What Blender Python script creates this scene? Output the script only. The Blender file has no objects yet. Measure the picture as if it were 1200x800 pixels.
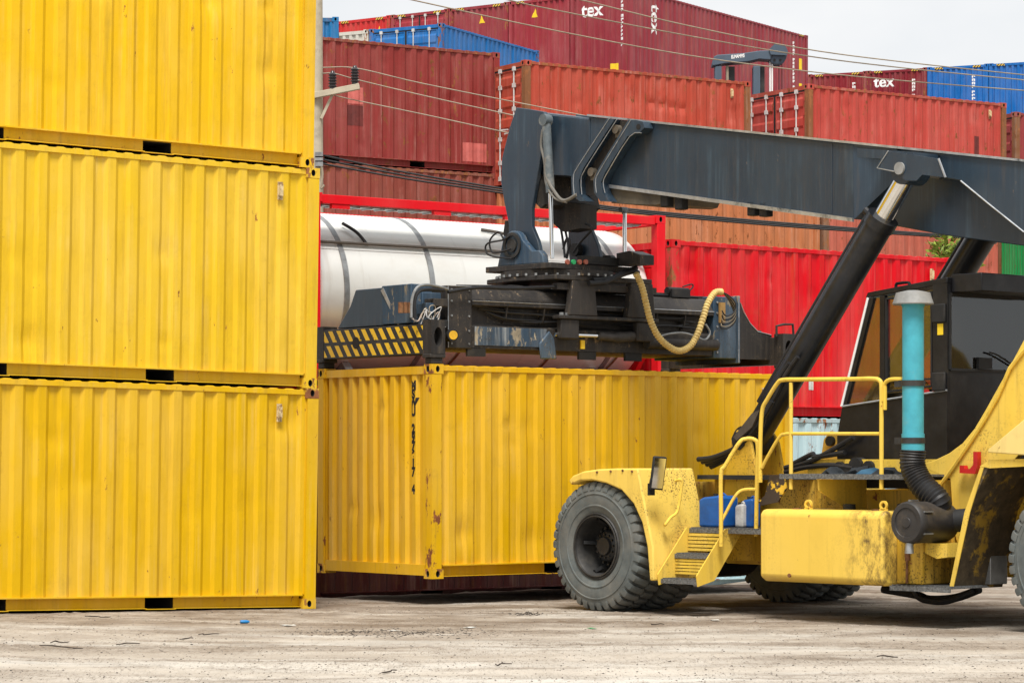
import bpy, bmesh, math, random
from math import sin, cos, pi, radians
from mathutils import Vector, Matrix, noise

random.seed(7)
sc = bpy.context.scene
C = sc.collection

# ------------------------------------------------------------------ camera, sky, sun, exposure
FPX, HZ, EYE = 3200.0, 540.0, 1.74          # focal length and horizon in photo pixels, eye height in metres
cam_d = bpy.data.cameras.new('camera')
cam = bpy.data.objects.new('camera', cam_d)
C.objects.link(cam)
cam.location = (0, 0, EYE)
cam.rotation_euler = (pi / 2, 0, 0)
cam_d.sensor_width = 36.0
cam_d.lens = FPX / 1200.0 * 36.0
cam_d.shift_y = (HZ - 400.0) / 1200.0
cam_d.clip_start, cam_d.clip_end = 0.5, 5000
sc.camera = cam

SUN_EL, SUN_AZ = radians(61), radians(183)   # azimuth clockwise from +Y: behind the camera
w = bpy.data.worlds.new('World')
sc.world = w
w.use_nodes = True
wn, wl = w.node_tree.nodes, w.node_tree.links
wn.clear()
w_out = wn.new('ShaderNodeOutputWorld')
w_bg = wn.new('ShaderNodeBackground')
w_bg.inputs[1].default_value = 0.1
w_sky = wn.new('ShaderNodeTexSky')
w_sky.sky_type = 'NISHITA'
w_sky.sun_disc = False
w_sky.sun_elevation, w_sky.sun_rotation = SUN_EL, SUN_AZ
w_sky.dust_density = 3.0
w_tc = wn.new('ShaderNodeTexCoord')
w_map = wn.new('ShaderNodeMapping')
w_map.inputs['Scale'].default_value = (1, 1, 2.2)
w_no = wn.new('ShaderNodeTexNoise')
w_no.inputs['Scale'].default_value = 4.5
w_no.inputs['Detail'].default_value = 5
w_rp = wn.new('ShaderNodeValToRGB')
w_rp.color_ramp.elements[0].position = 0.35
w_rp.color_ramp.elements[0].color = (5.5, 5.8, 6.1, 1)
w_rp.color_ramp.elements[1].position = 0.65
w_rp.color_ramp.elements[1].color = (7.0, 7.0, 7.0, 1)
w_mx = wn.new('ShaderNodeMix')
w_mx.data_type = 'RGBA'
w_mx.inputs[0].default_value = 0.93
wl.new(w_tc.outputs['Generated'], w_map.inputs[0])
wl.new(w_map.outputs[0], w_no.inputs['Vector'])
wl.new(w_no.outputs[0], w_rp.inputs[0])
wl.new(w_sky.outputs[0], w_mx.inputs[6])
wl.new(w_rp.outputs[0], w_mx.inputs[7])
wl.new(w_mx.outputs[2], w_bg.inputs[0])
wl.new(w_bg.outputs[0], w_out.inputs[0])

sun_d = bpy.data.lights.new('sun', 'SUN')
sun_d.energy = 3.4
sun_d.angle = radians(20)
sun_d.color = (1.0, 0.965, 0.92)
sun = bpy.data.objects.new('sun', sun_d)
C.objects.link(sun)
sd = Vector((sin(SUN_AZ) * cos(SUN_EL), cos(SUN_AZ) * cos(SUN_EL), sin(SUN_EL)))
sun.rotation_euler = sd.to_track_quat('Z', 'Y').to_euler()
sun.location = (0, -20, 40)

sc.view_settings.view_transform = 'Standard'
sc.view_settings.look = 'None'
sc.view_settings.gamma = 1.0
sc.view_settings.exposure = 0.50
sc.cycles.use_denoising = True
sc.cycles.max_bounces = 6

# ------------------------------------------------------------------ materials
def nmat(name):
    m = bpy.data.materials.new(name)
    m.use_nodes = True
    nt = m.node_tree
    return m, nt, nt.nodes, nt.links, nt.nodes['Principled BSDF']

def add(nt, t, **kw):
    n = nt.nodes.new(t)
    for k, v in kw.items():
        if k.startswith('i_'):
            key = k[2:]
            key = int(key) if key.isdigit() else key
            n.inputs[key].default_value = v
        else:
            setattr(n, k, v)
    return n

def ramp(nt, src, p0, p1, c0=(0, 0, 0, 1), c1=(1, 1, 1, 1)):
    r = nt.nodes.new('ShaderNodeValToRGB')
    r.color_ramp.elements[0].position, r.color_ramp.elements[0].color = p0, c0
    r.color_ramp.elements[1].position, r.color_ramp.elements[1].color = p1, c1
    nt.links.new(src, r.inputs[0])
    return r

def mixc(nt, fac, a, b, blend='MIX'):
    n = nt.nodes.new('ShaderNodeMix')
    n.data_type = 'RGBA'
    n.blend_type = blend
    n.clamp_factor = True
    for sock, v in ((n.inputs[0], fac), (n.inputs[6], a), (n.inputs[7], b)):
        if hasattr(v, 'is_linked') or hasattr(v, 'links'):
            nt.links.new(v, sock)
        elif isinstance(v, (int, float)):
            sock.default_value = v
        else:
            sock.default_value = (*v, 1) if len(v) == 3 else v
    return n.outputs[2]

def mul(nt, a, k):
    n = nt.nodes.new('ShaderNodeMath')
    n.operation = 'MULTIPLY'
    nt.links.new(a, n.inputs[0])
    if hasattr(k, 'links'):
        nt.links.new(k, n.inputs[1])
    else:
        n.inputs[1].default_value = k
    return n.outputs[0]

def coords(nt):
    tc = nt.nodes.new('ShaderNodeTexCoord')
    oi = nt.nodes.new('ShaderNodeObjectInfo')
    mm = nt.nodes.new('ShaderNodeVectorMath')
    mm.operation = 'MULTIPLY_ADD'
    nt.links.new(oi.outputs['Random'], mm.inputs[0])
    mm.inputs[1].default_value = (37.0, 53.0, 0.0)
    nt.links.new(tc.outputs['Object'], mm.inputs[2])
    return mm.outputs[0], oi

def noise_n(nt, vec, scale, detail=4, rough=0.55, vs=None):
    if vs:
        mp = nt.nodes.new('ShaderNodeMapping')
        mp.inputs['Scale'].default_value = vs
        nt.links.new(vec, mp.inputs[0])
        vec = mp.outputs[0]
    n = nt.nodes.new('ShaderNodeTexNoise')
    n.inputs['Scale'].default_value = scale
    n.inputs['Detail'].default_value = detail
    n.inputs['Roughness'].default_value = rough
    nt.links.new(vec, n.inputs['Vector'])
    return n.outputs[0]

def paint(name, rust=0.3, grime=0.3, rough=0.42, fade=0.25, color=None, rustc=(0.16, 0.055, 0.02), grimec=(0.10, 0.07, 0.045), spec=0.2, metal=0.0, flake=0.0, streak=0.0, speck=0.0, lightc=(0.30, 0.26, 0.22)):
    """painted steel; colour from the object unless given; faded patches, vertical dirt runs, rust"""
    m, nt, N, L, b = nmat(name)
    v, oi = coords(nt)
    base = oi.outputs['Color']
    if color:
        rgb = add(nt, 'ShaderNodeRGB')
        rgb.outputs[0].default_value = (*color, 1)
        base = rgb.outputs[0]
    f1 = noise_n(nt, v, 1.0, 4, 0.6, (1.6, 1.6, 0.5))
    light = mixc(nt, 1.0, base, lightc, 'SCREEN')
    col = mixc(nt, mul(nt, ramp(nt, f1, 0.42, 0.78).outputs[0], fade * 0.45), base, light)
    dk = mixc(nt, 1.0, base, (0.72, 0.68, 0.64), 'MULTIPLY')
    f2 = noise_n(nt, v, 2.1, 5, 0.65, (1, 1, 0.35))
    col = mixc(nt, mul(nt, ramp(nt, f2, 0.5, 0.8).outputs[0], fade), col, dk)
    s1 = noise_n(nt, v, 1.0, 5, 0.7, (9, 9, 0.55))
    col = mixc(nt, mul(nt, ramp(nt, s1, 0.54, 0.76).outputs[0], grime), col, grimec)
    if streak:
        s2 = noise_n(nt, v, 1.0, 4, 0.7, (13, 13, 0.35))
        s3 = noise_n(nt, v, 1.7, 3, 0.6)
        col = mixc(nt, mul(nt, ramp(nt, s2, 0.50, 0.68).outputs[0], mul(nt, ramp(nt, s3, 0.40, 0.62).outputs[0], streak)), col, light)
        s4 = noise_n(nt, v, 1.3, 6, 0.75, (7, 7, 0.6))
        col = mixc(nt, mul(nt, ramp(nt, s4, 0.56, 0.66).outputs[0], streak * 0.7), col, mixc(nt, 0.55, base, rustc))
    g2 = noise_n(nt, v, 4.2, 7, 0.75)
    if speck:
        sp_ = noise_n(nt, v, 42.0, 3, 0.6)
        sp2 = noise_n(nt, v, 1.9, 3, 0.6)
        col = mixc(nt, mul(nt, ramp(nt, sp_, 0.56, 0.60).outputs[0], mul(nt, ramp(nt, sp2, 0.47, 0.62).outputs[0], speck)), col, grimec)
    col = mixc(nt, mul(nt, ramp(nt, g2, 0.56, 0.72).outputs[0], grime * 0.5), col, grimec)
    r1 = noise_n(nt, v, 7.0, 7, 0.72, (1, 1, 0.45))
    lo = 0.665 - 0.135 * rust
    rm = ramp(nt, r1, lo, lo + 0.035)
    col = mixc(nt, rm.outputs[0], col, mixc(nt, ramp(nt, g2, 0.4, 0.65).outputs[0], rustc, tuple(min(1, c * 1.9) for c in rustc)))
    if flake:
        fl = noise_n(nt, v, 1.6, 8, 0.6)
        col = mixc(nt, ramp(nt, fl, 0.62 - flake * 0.1, 0.63 - flake * 0.1).outputs[0], col, (0.06, 0.045, 0.035))
    L.new(col, b.inputs['Base Color'])
    rr = add(nt, 'ShaderNodeMapRange')
    L.new(g2, rr.inputs[0])
    rr.inputs[3].default_value, rr.inputs[4].default_value = rough - 0.08, rough + 0.2
    L.new(mixc(nt, rm.outputs[0], rr.outputs[0], (0.9, 0.9, 0.9)), b.inputs['Roughness'])
    b.inputs['Specular IOR Level'].default_value = spec
    b.inputs['Metallic'].default_value = metal
    bp = add(nt, 'ShaderNodeBump', i_Strength=0.18, i_Distance=0.02)
    L.new(noise_n(nt, v, 3.0, 6, 0.6), bp.inputs['Height'])
    L.new(bp.outputs[0], b.inputs['Normal'])
    return m

def plain(name, col, rough=0.6, metal=0.0, var=0.25, spec=0.4, scale=6.0, bump=0.0, stain=None, st=(0.5, 0.75)):
    m, nt, N, L, b = nmat(name)
    v, oi = coords(nt)
    n = noise_n(nt, v, scale, 6, 0.65)
    c0 = tuple(c * (1 - var) for c in col)
    c1 = tuple(min(1, c * (1 + var)) for c in col)
    cc = mixc(nt, ramp(nt, n, 0.3, 0.7).outputs[0], c0, c1)
    if stain:
        n2 = noise_n(nt, v, scale * 0.45, 8, 0.7)
        cc = mixc(nt, ramp(nt, n2, *st).outputs[0], cc, stain)
    L.new(cc, b.inputs['Base Color'])
    b.inputs['Roughness'].default_value = rough
    b.inputs['Metallic'].default_value = metal
    b.inputs['Specular IOR Level'].default_value = spec
    if bump:
        bp = add(nt, 'ShaderNodeBump', i_Strength=bump, i_Distance=0.02)
        L.new(n, bp.inputs['Height'])
        L.new(bp.outputs[0], b.inputs['Normal'])
    return m

MT = {}
MT['paint'] = paint('container_paint', rust=0.03, grime=0.30, rough=0.34, fade=0.50, streak=0.22, grimec=(0.22, 0.13, 0.02))
MT['paint_worn'] = paint('worn_container_paint', rust=0.50, grime=0.34, rough=0.5, fade=0.75, streak=0.75, lightc=(0.17, 0.12, 0.10))
MT['paint_rusty'] = paint('rusty_edge_paint', rust=1.0, grime=0.4, rough=0.6, fade=0.6, streak=0.5, rustc=(0.19, 0.075, 0.03))
MT['paint_edge'] = paint('chipped_edge_paint', rust=0.22, grime=0.30, rough=0.42, fade=0.45, streak=0.2)
MT['dark'] = plain('dark_steel_hole_shade', (0.02, 0.018, 0.016), 0.9)  # dark underside steel; in holes and pockets it paints the shade
MT['machine'] = paint('machine_yellow_paint', rust=0.14, grime=0.42, rough=0.36, fade=0.40, speck=0.45, streak=0.15, color=(0.77, 0.52, 0.070), grimec=(0.13, 0.09, 0.04))
MT['machine_dirty'] = paint('oily_machine_yellow_paint', rust=0.5, grime=0.95, rough=0.45, fade=0.7, speck=0.8, color=(0.60, 0.36, 0.028), grimec=(0.05, 0.035, 0.018))
MT['boom'] = paint('slate_blue_boom_paint', rust=0.02, grime=0.30, rough=0.33, fade=0.5, streak=0.6, speck=0.15, lightc=(0.045, 0.075, 0.095), color=(0.018, 0.033, 0.052), grimec=(0.05, 0.05, 0.05), rustc=(0.10, 0.08, 0.06), spec=0.5)
MT['spreader'] = paint('greasy_spreader_steel', rust=0.35, grime=0.8, rough=0.42, fade=0.8, streak=0.3, speck=0.6, lightc=(0.06, 0.05, 0.04), color=(0.028, 0.026, 0.025), grimec=(0.105, 0.084, 0.060), rustc=(0.15, 0.11, 0.07))
MT['spreader_blue'] = paint('scraped_spreader_blue', rust=0.5, grime=0.75, rough=0.42, fade=0.9, streak=0.5, speck=0.5, lightc=(0.16, 0.17, 0.17), color=(0.030, 0.060, 0.098), grimec=(0.06, 0.048, 0.034), rustc=(0.17, 0.145, 0.105))
MT['black'] = plain('black_cab_paint', (0.009, 0.009, 0.010), 0.36, var=0.5, spec=0.3, stain=(0.024, 0.023, 0.022))
MT['blackmatte'] = plain('black_rubber_plastic', (0.012, 0.012, 0.012), 0.7, stain=(0.05, 0.042, 0.034), st=(0.55, 0.8))
MT['edge'] = plain('worn_glinting_edge', (0.42, 0.44, 0.46), 0.35, metal=0.6, stain=(0.10, 0.11, 0.12), st=(0.55, 0.7), scale=9)  # bare worn steel; on the boom flanges it paints reflected light
MT['chrome'] = plain('polished_rod', (0.75, 0.75, 0.74), 0.12, metal=1.0, var=0.05)
MT['steel'] = plain('galvanised_steel', (0.33, 0.34, 0.34), 0.45, metal=0.7, stain=(0.12, 0.11, 0.10))
MT['rodgrey'] = plain('pale_lock_rod', (0.55, 0.54, 0.52), 0.5, stain=(0.30, 0.17, 0.09), st=(0.55, 0.72))
MT['rust'] = plain('rusted_steel', (0.17, 0.075, 0.032), 0.9, var=0.5, scale=14, bump=0.3, stain=(0.30, 0.16, 0.07))
MT['tyre'] = plain('dusty_tyre_rubber', (0.100, 0.113, 0.110), 0.85, var=0.35, scale=4, bump=0.15, stain=(0.20, 0.185, 0.155), st=(0.42, 0.8))
MT['rim'] = plain('grimy_wheel_rim', (0.030, 0.029, 0.027), 0.6, var=0.5, stain=(0.10, 0.088, 0.07), st=(0.52, 0.8))
MT['hub'] = plain('oily_wheel_hub', (0.018, 0.018, 0.018), 0.45, var=0.5, stain=(0.06, 0.055, 0.045))
MT['hose_black'] = plain('black_hydraulic_hose', (0.013, 0.013, 0.014), 0.5, stain=(0.06, 0.05, 0.04), st=(0.55, 0.8))
MT['hose_yellow'] = plain('yellow_corrugated_conduit', (0.66, 0.48, 0.17), 0.55, scale=12, stain=(0.36, 0.24, 0.08), st=(0.5, 0.75))
MT['teal'] = plain('teal_plastic_pipe', (0.055, 0.34, 0.42), 0.5, var=0.15, stain=(0.13, 0.33, 0.36), st=(0.55, 0.75))
MT['capgrey'] = plain('pale_grey_plastic_cap', (0.24, 0.24, 0.23), 0.6, stain=(0.22, 0.20, 0.17))
MT['red'] = plain('red_bracket_paint', (0.48, 0.015, 0.012), 0.45)
MT['tankred'] = paint('tank_frame_red_paint', rust=0.12, grime=0.1, rough=0.42, fade=0.3, color=(0.72, 0.004, 0.012))
MT['white'] = plain('white_lettering', (0.80, 0.80, 0.78), 0.6, var=0.06)
MT['ink'] = plain('black_lettering', (0.012, 0.011, 0.010), 0.7, stain=(0.30, 0.20, 0.02), st=(0.62, 0.68), scale=20)
MT['sticker'] = plain('yellow_sticker', (0.80, 0.55, 0.02), 0.5, var=0.08)
MT['bluejug'] = plain('blue_plastic_jug', (0.008, 0.09, 0.33), 0.4, stain=(0.02, 0.05, 0.12))
MT['whitejug'] = plain('dirty_white_jug', (0.50, 0.50, 0.48), 0.5, stain=(0.14, 0.12, 0.10))
MT['pole'] = plain('concrete_pole', (0.44, 0.39, 0.29), 0.85, var=0.15, scale=5, bump=0.1, stain=(0.20, 0.17, 0.12), st=(0.55, 0.8))
MT['insul'] = plain('brown_glazed_insulator', (0.030, 0.026, 0.026), 0.25)
MT['wire'] = plain('weathered_wire', (0.30, 0.25, 0.18), 0.6)
MT['greycrane'] = paint('blue_grey_crane_paint', lightc=(0.08, 0.09, 0.1), rust=0.1, grime=0.35, rough=0.5, fade=0.5, color=(0.075, 0.105, 0.14))
MT['patch'] = plain('repainted_patch', (0.12, 0.02, 0.016), 0.6, var=0.3)
MT['patch_pink'] = plain('pale_red_repaint', (0.50, 0.12, 0.10), 0.6, var=0.2)
MT['leaf'] = plain('yellow_green_leaf', (0.16, 0.22, 0.02), 0.6, var=0.6, scale=3)
MT['bark'] = plain('thin_bark', (0.09, 0.07, 0.05), 0.9)
MT['twig'] = plain('dry_stick', (0.055, 0.042, 0.032), 0.9, var=0.5)
MT['pebble'] = plain('gravel', (0.24, 0.20, 0.16), 0.9, var=0.6, scale=9)
MT['dirt'] = plain('dark_crumbled_dirt', (0.055, 0.045, 0.036), 0.95, var=0.4)
MT['blueplastic'] = plain('blue_litter_plastic', (0.01, 0.17, 0.42), 0.4)
MT['paper'] = plain('pale_litter', (0.60, 0.60, 0.56), 0.7)
MT['greenlens'] = plain('green_lens', (0.02, 0.42, 0.13), 0.25)
MT['redlens'] = plain('dull_red_lens', (0.34, 0.09, 0.05), 0.3)
MT['amber'] = plain('amber_lens', (0.75, 0.42, 0.02), 0.25)
MT['skin_tank'] = None

# polished tank cladding
m, nt, N, L_, b = nmat('tank_cladding')
v, oi = coords(nt)
c = mixc(nt, mul(nt, ramp(nt, noise_n(nt, v, 2.2, 6, 0.65, (0.6, 1, 1)), 0.5, 0.8).outputs[0], 0.5), (0.74, 0.74, 0.70), (0.58, 0.54, 0.46))
c = mixc(nt, mul(nt, ramp(nt, noise_n(nt, v, 1.0, 5, 0.7, (7, 0.7, 0.7)), 0.55, 0.75).outputs[0], 0.35), c, (0.45, 0.42, 0.36))
L_.new(c, b.inputs['Base Color'])
b.inputs['Metallic'].default_value = 0.30
b.inputs['Roughness'].default_value = 0.33
MT['tank'] = m

# hazard stripes: diagonal paint in two rows, worn
m, nt, N, L_, b = nmat('hazard_stripe_paint')
tc = add(nt, 'ShaderNodeTexCoord')
sx = add(nt, 'ShaderNodeSeparateXYZ')
L_.new(tc.outputs['Object'], sx.inputs[0])
def mth(op, a, bb):
    n = add(nt, 'ShaderNodeMath', operation=op)
    for i, q in enumerate((a, bb)):
        if hasattr(q, 'links'):
            L_.new(q, n.inputs[i])
        else:
            n.inputs[i].default_value = q
    return n.outputs[0]
diag = mth('FRACT', mth('MULTIPLY', mth('SUBTRACT', sx.outputs[1], mth('MULTIPLY', sx.outputs[2], 0.75)), 5.6), 0)
st = mth('GREATER_THAN', diag, 0.5)
mid = mth('GREATER_THAN', mth('ABSOLUTE', mth('SUBTRACT', sx.outputs[2], 3.215), 0), 0.022)
lim = mth('LESS_THAN', mth('ABSOLUTE', mth('SUBTRACT', sx.outputs[2], 3.215), 0), 0.165)
wear = ramp(nt, noise_n(nt, tc.outputs['Object'], 9.0, 8, 0.7), 0.60, 0.63)
inv = mth('SUBTRACT', 1.0, wear.outputs[0])
fac = mth('MULTIPLY', mth('MULTIPLY', st, mid), mth('MULTIPLY', lim, inv))
blk = mixc(nt, ramp(nt, noise_n(nt, tc.outputs['Object'], 6.0, 7, 0.7), 0.52, 0.75).outputs[0], (0.018, 0.017, 0.016), (0.075, 0.065, 0.055))
L_.new(mixc(nt, fac, blk, (0.78, 0.50, 0.02)), b.inputs['Base Color'])
b.inputs['Roughness'].default_value = 0.55
MT['hazard'] = m

# small yellow and black height marks on high containers
m, nt, N, L_, b = nmat('height_mark_paint')
tc = add(nt, 'ShaderNodeTexCoord')
sx = add(nt, 'ShaderNodeSeparateXYZ')
L_.new(tc.outputs['Object'], sx.inputs[0])
st = mth('GREATER_THAN', mth('FRACT', mth('MULTIPLY', mth('ADD', mth('ADD', sx.outputs[0], sx.outputs[1]), sx.outputs[2]), 9.0), 0), 0.5)
L_.new(mixc(nt, st, (0.02, 0.02, 0.02), (0.75, 0.48, 0.04)), b.inputs['Base Color'])
b.inputs['Roughness'].default_value = 0.6
MT['mark'] = m

# tinted window glass
def glass(name, tint, mixf):
    m, nt, N, L_, b = nmat(name)
    tr = add(nt, 'ShaderNodeBsdfTransparent')
    tr.inputs[0].default_value = (*tint, 1)
    gl = add(nt, 'ShaderNodeBsdfGlossy')
    gl.inputs['Roughness'].default_value = 0.06
    gl.inputs[0].default_value = (0.7, 0.72, 0.72, 1)
    df = add(nt, 'ShaderNodeBsdfDiffuse')
    df.inputs[0].default_value = (0.16, 0.14, 0.12, 1)
    m1 = add(nt, 'ShaderNodeMixShader', i_0=0.07)
    L_.new(tr.outputs[0], m1.inputs[1])
    L_.new(df.outputs[0], m1.inputs[2])
    fr = add(nt, 'ShaderNodeFresnel')
    m2 = add(nt, 'ShaderNodeMixShader')
    ad = add(nt, 'ShaderNodeMath', operation='ADD', i_1=0.07)
    L_.new(mul(nt, fr.outputs[0], mixf), ad.inputs[0])
    L_.new(ad.outputs[0], m2.inputs[0])
    L_.new(m1.outputs[0], m2.inputs[1])
    L_.new(gl.outputs[0], m2.inputs[2])
    L_.new(m2.outputs[0], N['Material Output'].inputs[0])
    return m
MT['glass'] = glass('tinted_glass', (0.72, 0.68, 0.62), 1.0)
MT['mirror'] = plain('mirror_glass', (0.6, 0.62, 0.63), 0.05, metal=1.0, var=0.03)

# grating: perforated look of small relief
MT['grating'] = plain('steel_grating', (0.16, 0.165, 0.165), 0.55, metal=0.5, var=0.6, scale=45, bump=0.6)

# ground: pale dusty hardstanding with dark dirt and tyre-drawn streaks
m, nt, N, L_, b = nmat('dusty_yard_ground')
tc = add(nt, 'ShaderNodeTexCoord')
gv = tc.outputs['Object']
big = noise_n(nt, gv, 0.30, 5, 0.6)
strk = noise_n(nt, gv, 0.9, 8, 0.7, (0.7, 1.0, 1))
mid_ = noise_n(nt, gv, 2.6, 9, 0.78, (1, 0.5, 1))
fine = noise_n(nt, gv, 13.0, 6, 0.8, (1, 0.3, 1))
grn = noise_n(nt, gv, 55.0, 3, 0.7, (1, 0.09, 1))
col = mixc(nt, ramp(nt, strk, 0.40, 0.60).outputs[0], (0.20, 0.158, 0.118), (0.36, 0.31, 0.255))
col = mixc(nt, mul(nt, ramp(nt, big, 0.42, 0.60).outputs[0], 0.8), col, (0.58, 0.54, 0.475))
col = mixc(nt, mul(nt, ramp(nt, mid_, 0.51, 0.66).outputs[0], 0.7), col, (0.145, 0.108, 0.075))
col = mixc(nt, mul(nt, ramp(nt, fine, 0.53, 0.61).outputs[0], 0.6), col, (0.075, 0.054, 0.037))
col = mixc(nt, mul(nt, ramp(nt, fine, 0.46, 0.38).outputs[0], 0.35), col, (0.56, 0.50, 0.42))
col = mixc(nt, mul(nt, ramp(nt, grn, 0.56, 0.64).outputs[0], 0.5), col, (0.07, 0.052, 0.037))
smr = noise_n(nt, gv, 1.0, 8, 0.72, (0.30, 1.3, 1))
col = mixc(nt, mul(nt, ramp(nt, smr, 0.50, 0.60).outputs[0], 0.55), col, (0.15, 0.112, 0.078))
smr2 = noise_n(nt, gv, 1.0, 5, 0.6, (0.24, 0.8, 1))
col = mixc(nt, mul(nt, ramp(nt, smr2, 0.53, 0.62).outputs[0], 0.6), col, (0.62, 0.59, 0.53))
# pale wheel-swept bands running across the yard
wv = add(nt, 'ShaderNodeTexWave', i_Scale=0.16, i_Distortion=7.0, i_Detail=4.0)
wv.bands_direction = 'Y'
L_.new(gv, wv.inputs[0])
col = mixc(nt, mul(nt, ramp(nt, wv.outputs[1], 0.55, 0.95).outputs[0], 0.5), col, (0.55, 0.49, 0.41))
# darker, oil-soaked ground where the machines work (beside the containers)
sxg = add(nt, 'ShaderNodeSeparateXYZ')
L_.new(gv, sxg.inputs[0])
mr = add(nt, 'ShaderNodeMapRange', i_1=23.0, i_2=30.0)
L_.new(sxg.outputs[1], mr.inputs[0])
col = mixc(nt, mul(nt, mr.outputs[0], mul(nt, ramp(nt, noise_n(nt, gv, 1.3, 8, 0.7, (0.6, 1.0, 1)), 0.32, 0.60).outputs[0], 0.85)), col, (0.135, 0.095, 0.062))
L_.new(col, b.inputs['Base Color'])
b.inputs['Roughness'].default_value = 0.95
b.inputs['Specular IOR Level'].default_value = 0.15
bp = add(nt, 'ShaderNodeBump', i_Strength=0.7, i_Distance=0.03)
hsum = add(nt, 'ShaderNodeMath', operation='ADD')
L_.new(mid_, hsum.inputs[0]); L_.new(fine, hsum.inputs[1])
L_.new(hsum.outputs[0], bp.inputs['Height'])
L_.new(bp.outputs[0], b.inputs['Normal'])
MT['ground'] = m

# ------------------------------------------------------------------ mesh helpers
def finish(me, smooth=35):
    if smooth:
        me.polygons.foreach_set('use_smooth', [True] * len(me.polygons))
        me.set_sharp_from_angle(angle=radians(smooth))
    me.update()

class MB:
    def __init__(s):
        s.v, s.f, s.mi, s.cur, s.xf = [], [], [], 0, None
    def add(s, vs, fs):
        o = len(s.v)
        if s.xf:
            vs = [s.xf(Vector(p)) for p in vs]
        s.v += [tuple(p) for p in vs]
        s.f += [tuple(i + o for i in f) for f in fs]
        s.mi += [s.cur] * len(fs)
        return s
    def box(s, x0, x1, y0, y1, z0, z1):
        vs = [(x, y, z) for z in (z0, z1) for y in (y0, y1) for x in (x0, x1)]
        return s.add(vs, [(0, 2, 3, 1), (4, 5, 7, 6), (0, 1, 5, 4), (2, 6, 7, 3), (0, 4, 6, 2), (1, 3, 7, 5)])
    def prism(s, pts, a0, a1, axis='y'):
        def mk(p, a):
            return {'y': (p[0], a, p[1]), 'x': (a, p[0], p[1]), 'z': (p[0], p[1], a)}[axis]
        n = len(pts)
        area = sum(pts[i][0] * pts[(i + 1) % n][1] - pts[(i + 1) % n][0] * pts[i][1] for i in range(n))
        if (area > 0) == (axis == 'y'):
            pts = pts[::-1]
        if a0 > a1:
            a0, a1 = a1, a0
        vs = [mk(p, a0) for p in pts] + [mk(p, a1) for p in pts]
        fs = [tuple(range(n))[::-1], tuple(range(n, 2 * n))]
        for i in range(n):
            j = (i + 1) % n
            fs.append((i, j, n + j, n + i))
        return s.add(vs, fs)
    def bar(s, p0, p1, wd, hg, up=(0, 0, 1)):
        p0, p1 = Vector(p0), Vector(p1)
        d = (p1 - p0).normalized()
        u = Vector(up)
        if abs(d.dot(u)) > 0.98:
            u = Vector((1, 0, 0))
        sd_ = d.cross(u).normalized() * wd / 2
        u = sd_.cross(d).normalized() * hg / 2
        vs = []
        for p in (p0, p1):
            vs += [p - sd_ - u, p + sd_ - u, p + sd_ + u, p - sd_ + u]
        return s.add(vs, [(3, 2, 1, 0), (4, 5, 6, 7), (0, 1, 5, 4), (1, 2, 6, 5), (2, 3, 7, 6), (3, 0, 4, 7)])
    def cyl(s, p0, p1, r, r2=None, n=18, cap=True):
        p0, p1 = Vector(p0), Vector(p1)
        r2 = r if r2 is None else r2
        d = (p1 - p0).normalized()
        u = Vector((0, 0, 1)) if abs(d.z) < 0.9 else Vector((1, 0, 0))
        a = d.cross(u).normalized()
        bb = d.cross(a)
        vs = []
        for p, rr in ((p0, r), (p1, r2)):
            for i in range(n):
                t = 2 * pi * i / n
                vs.append(p + (a * cos(t) + bb * sin(t)) * rr)
        fs = [(i, (i + 1) % n, n + (i + 1) % n, n + i) for i in range(n)]
        if cap:
            fs += [tuple(range(n))[::-1], tuple(range(n, 2 * n))]
        return s.add(vs, fs)
    def tube(s, pts, r, n=8, sub=6, ridge=0.0, closed_caps=True):
        pts = [Vector(p) for p in pts]
        if sub > 1 and len(pts) > 2:
            q = []
            for i in range(len(pts) - 1):
                p0, p1, p2, p3 = pts[max(i - 1, 0)], pts[i], pts[i + 1], pts[min(i + 2, len(pts) - 1)]
                for k in range(sub):
                    t = k / sub
                    q.append(0.5 * ((2 * p1) + (-p0 + p2) * t + (2 * p0 - 5 * p1 + 4 * p2 - p3) * t * t + (-p0 + 3 * p1 - 3 * p2 + p3) * t ** 3))
            pts = q + [pts[-1]]
        m_ = len(pts)
        vs, fs = [], []
        t0 = (pts[1] - pts[0]).normalized()
        u = Vector((0, 0, 1)) if abs(t0.z) < 0.9 else Vector((1, 0, 0))
        a = t0.cross(u).normalized()
        for i, p in enumerate(pts):
            t = (pts[min(i + 1, m_ - 1)] - pts[max(i - 1, 0)]).normalized()
            a = (a - t * a.dot(t)).normalized()
            bb = t.cross(a)
            rr = (r[i * (len(r) - 1) // max(1, m_ - 1)] if isinstance(r, (list, tuple)) else r) + (ridge if i % 2 else 0)
            for k in range(n):
                an = 2 * pi * k / n
                vs.append(p + (a * cos(an) + bb * sin(an)) * rr)
        for i in range(m_ - 1):
            for k in range(n):
                fs.append((i * n + k, i * n + (k + 1) % n, (i + 1) * n + (k + 1) % n, (i + 1) * n + k))
        if closed_caps:
            fs += [tuple(range(n))[::-1], tuple(range((m_ - 1) * n, m_ * n))]
        return s.add(vs, fs)
    def lathe(s, prof, org=(0, 0, 0), axis='y', n=32):
        """prof: (radius, height along axis)"""
        vs, fs = [], []
        k = len(prof)
        for i in range(n):
            t = 2 * pi * i / n
            for r, h in prof:
                p = {'y': (r * cos(t), h, r * sin(t)), 'z': (r * cos(t), r * sin(t), h), 'x': (h, r * cos(t), r * sin(t))}[axis]
                vs.append(Vector(p) + Vector(org))
        for i in range(n):
            j = (i + 1) % n
            for q in range(k - 1):
                fs.append((i * k + q, i * k + q + 1, j * k + q + 1, j * k + q))
        return s.add(vs, fs)
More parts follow.
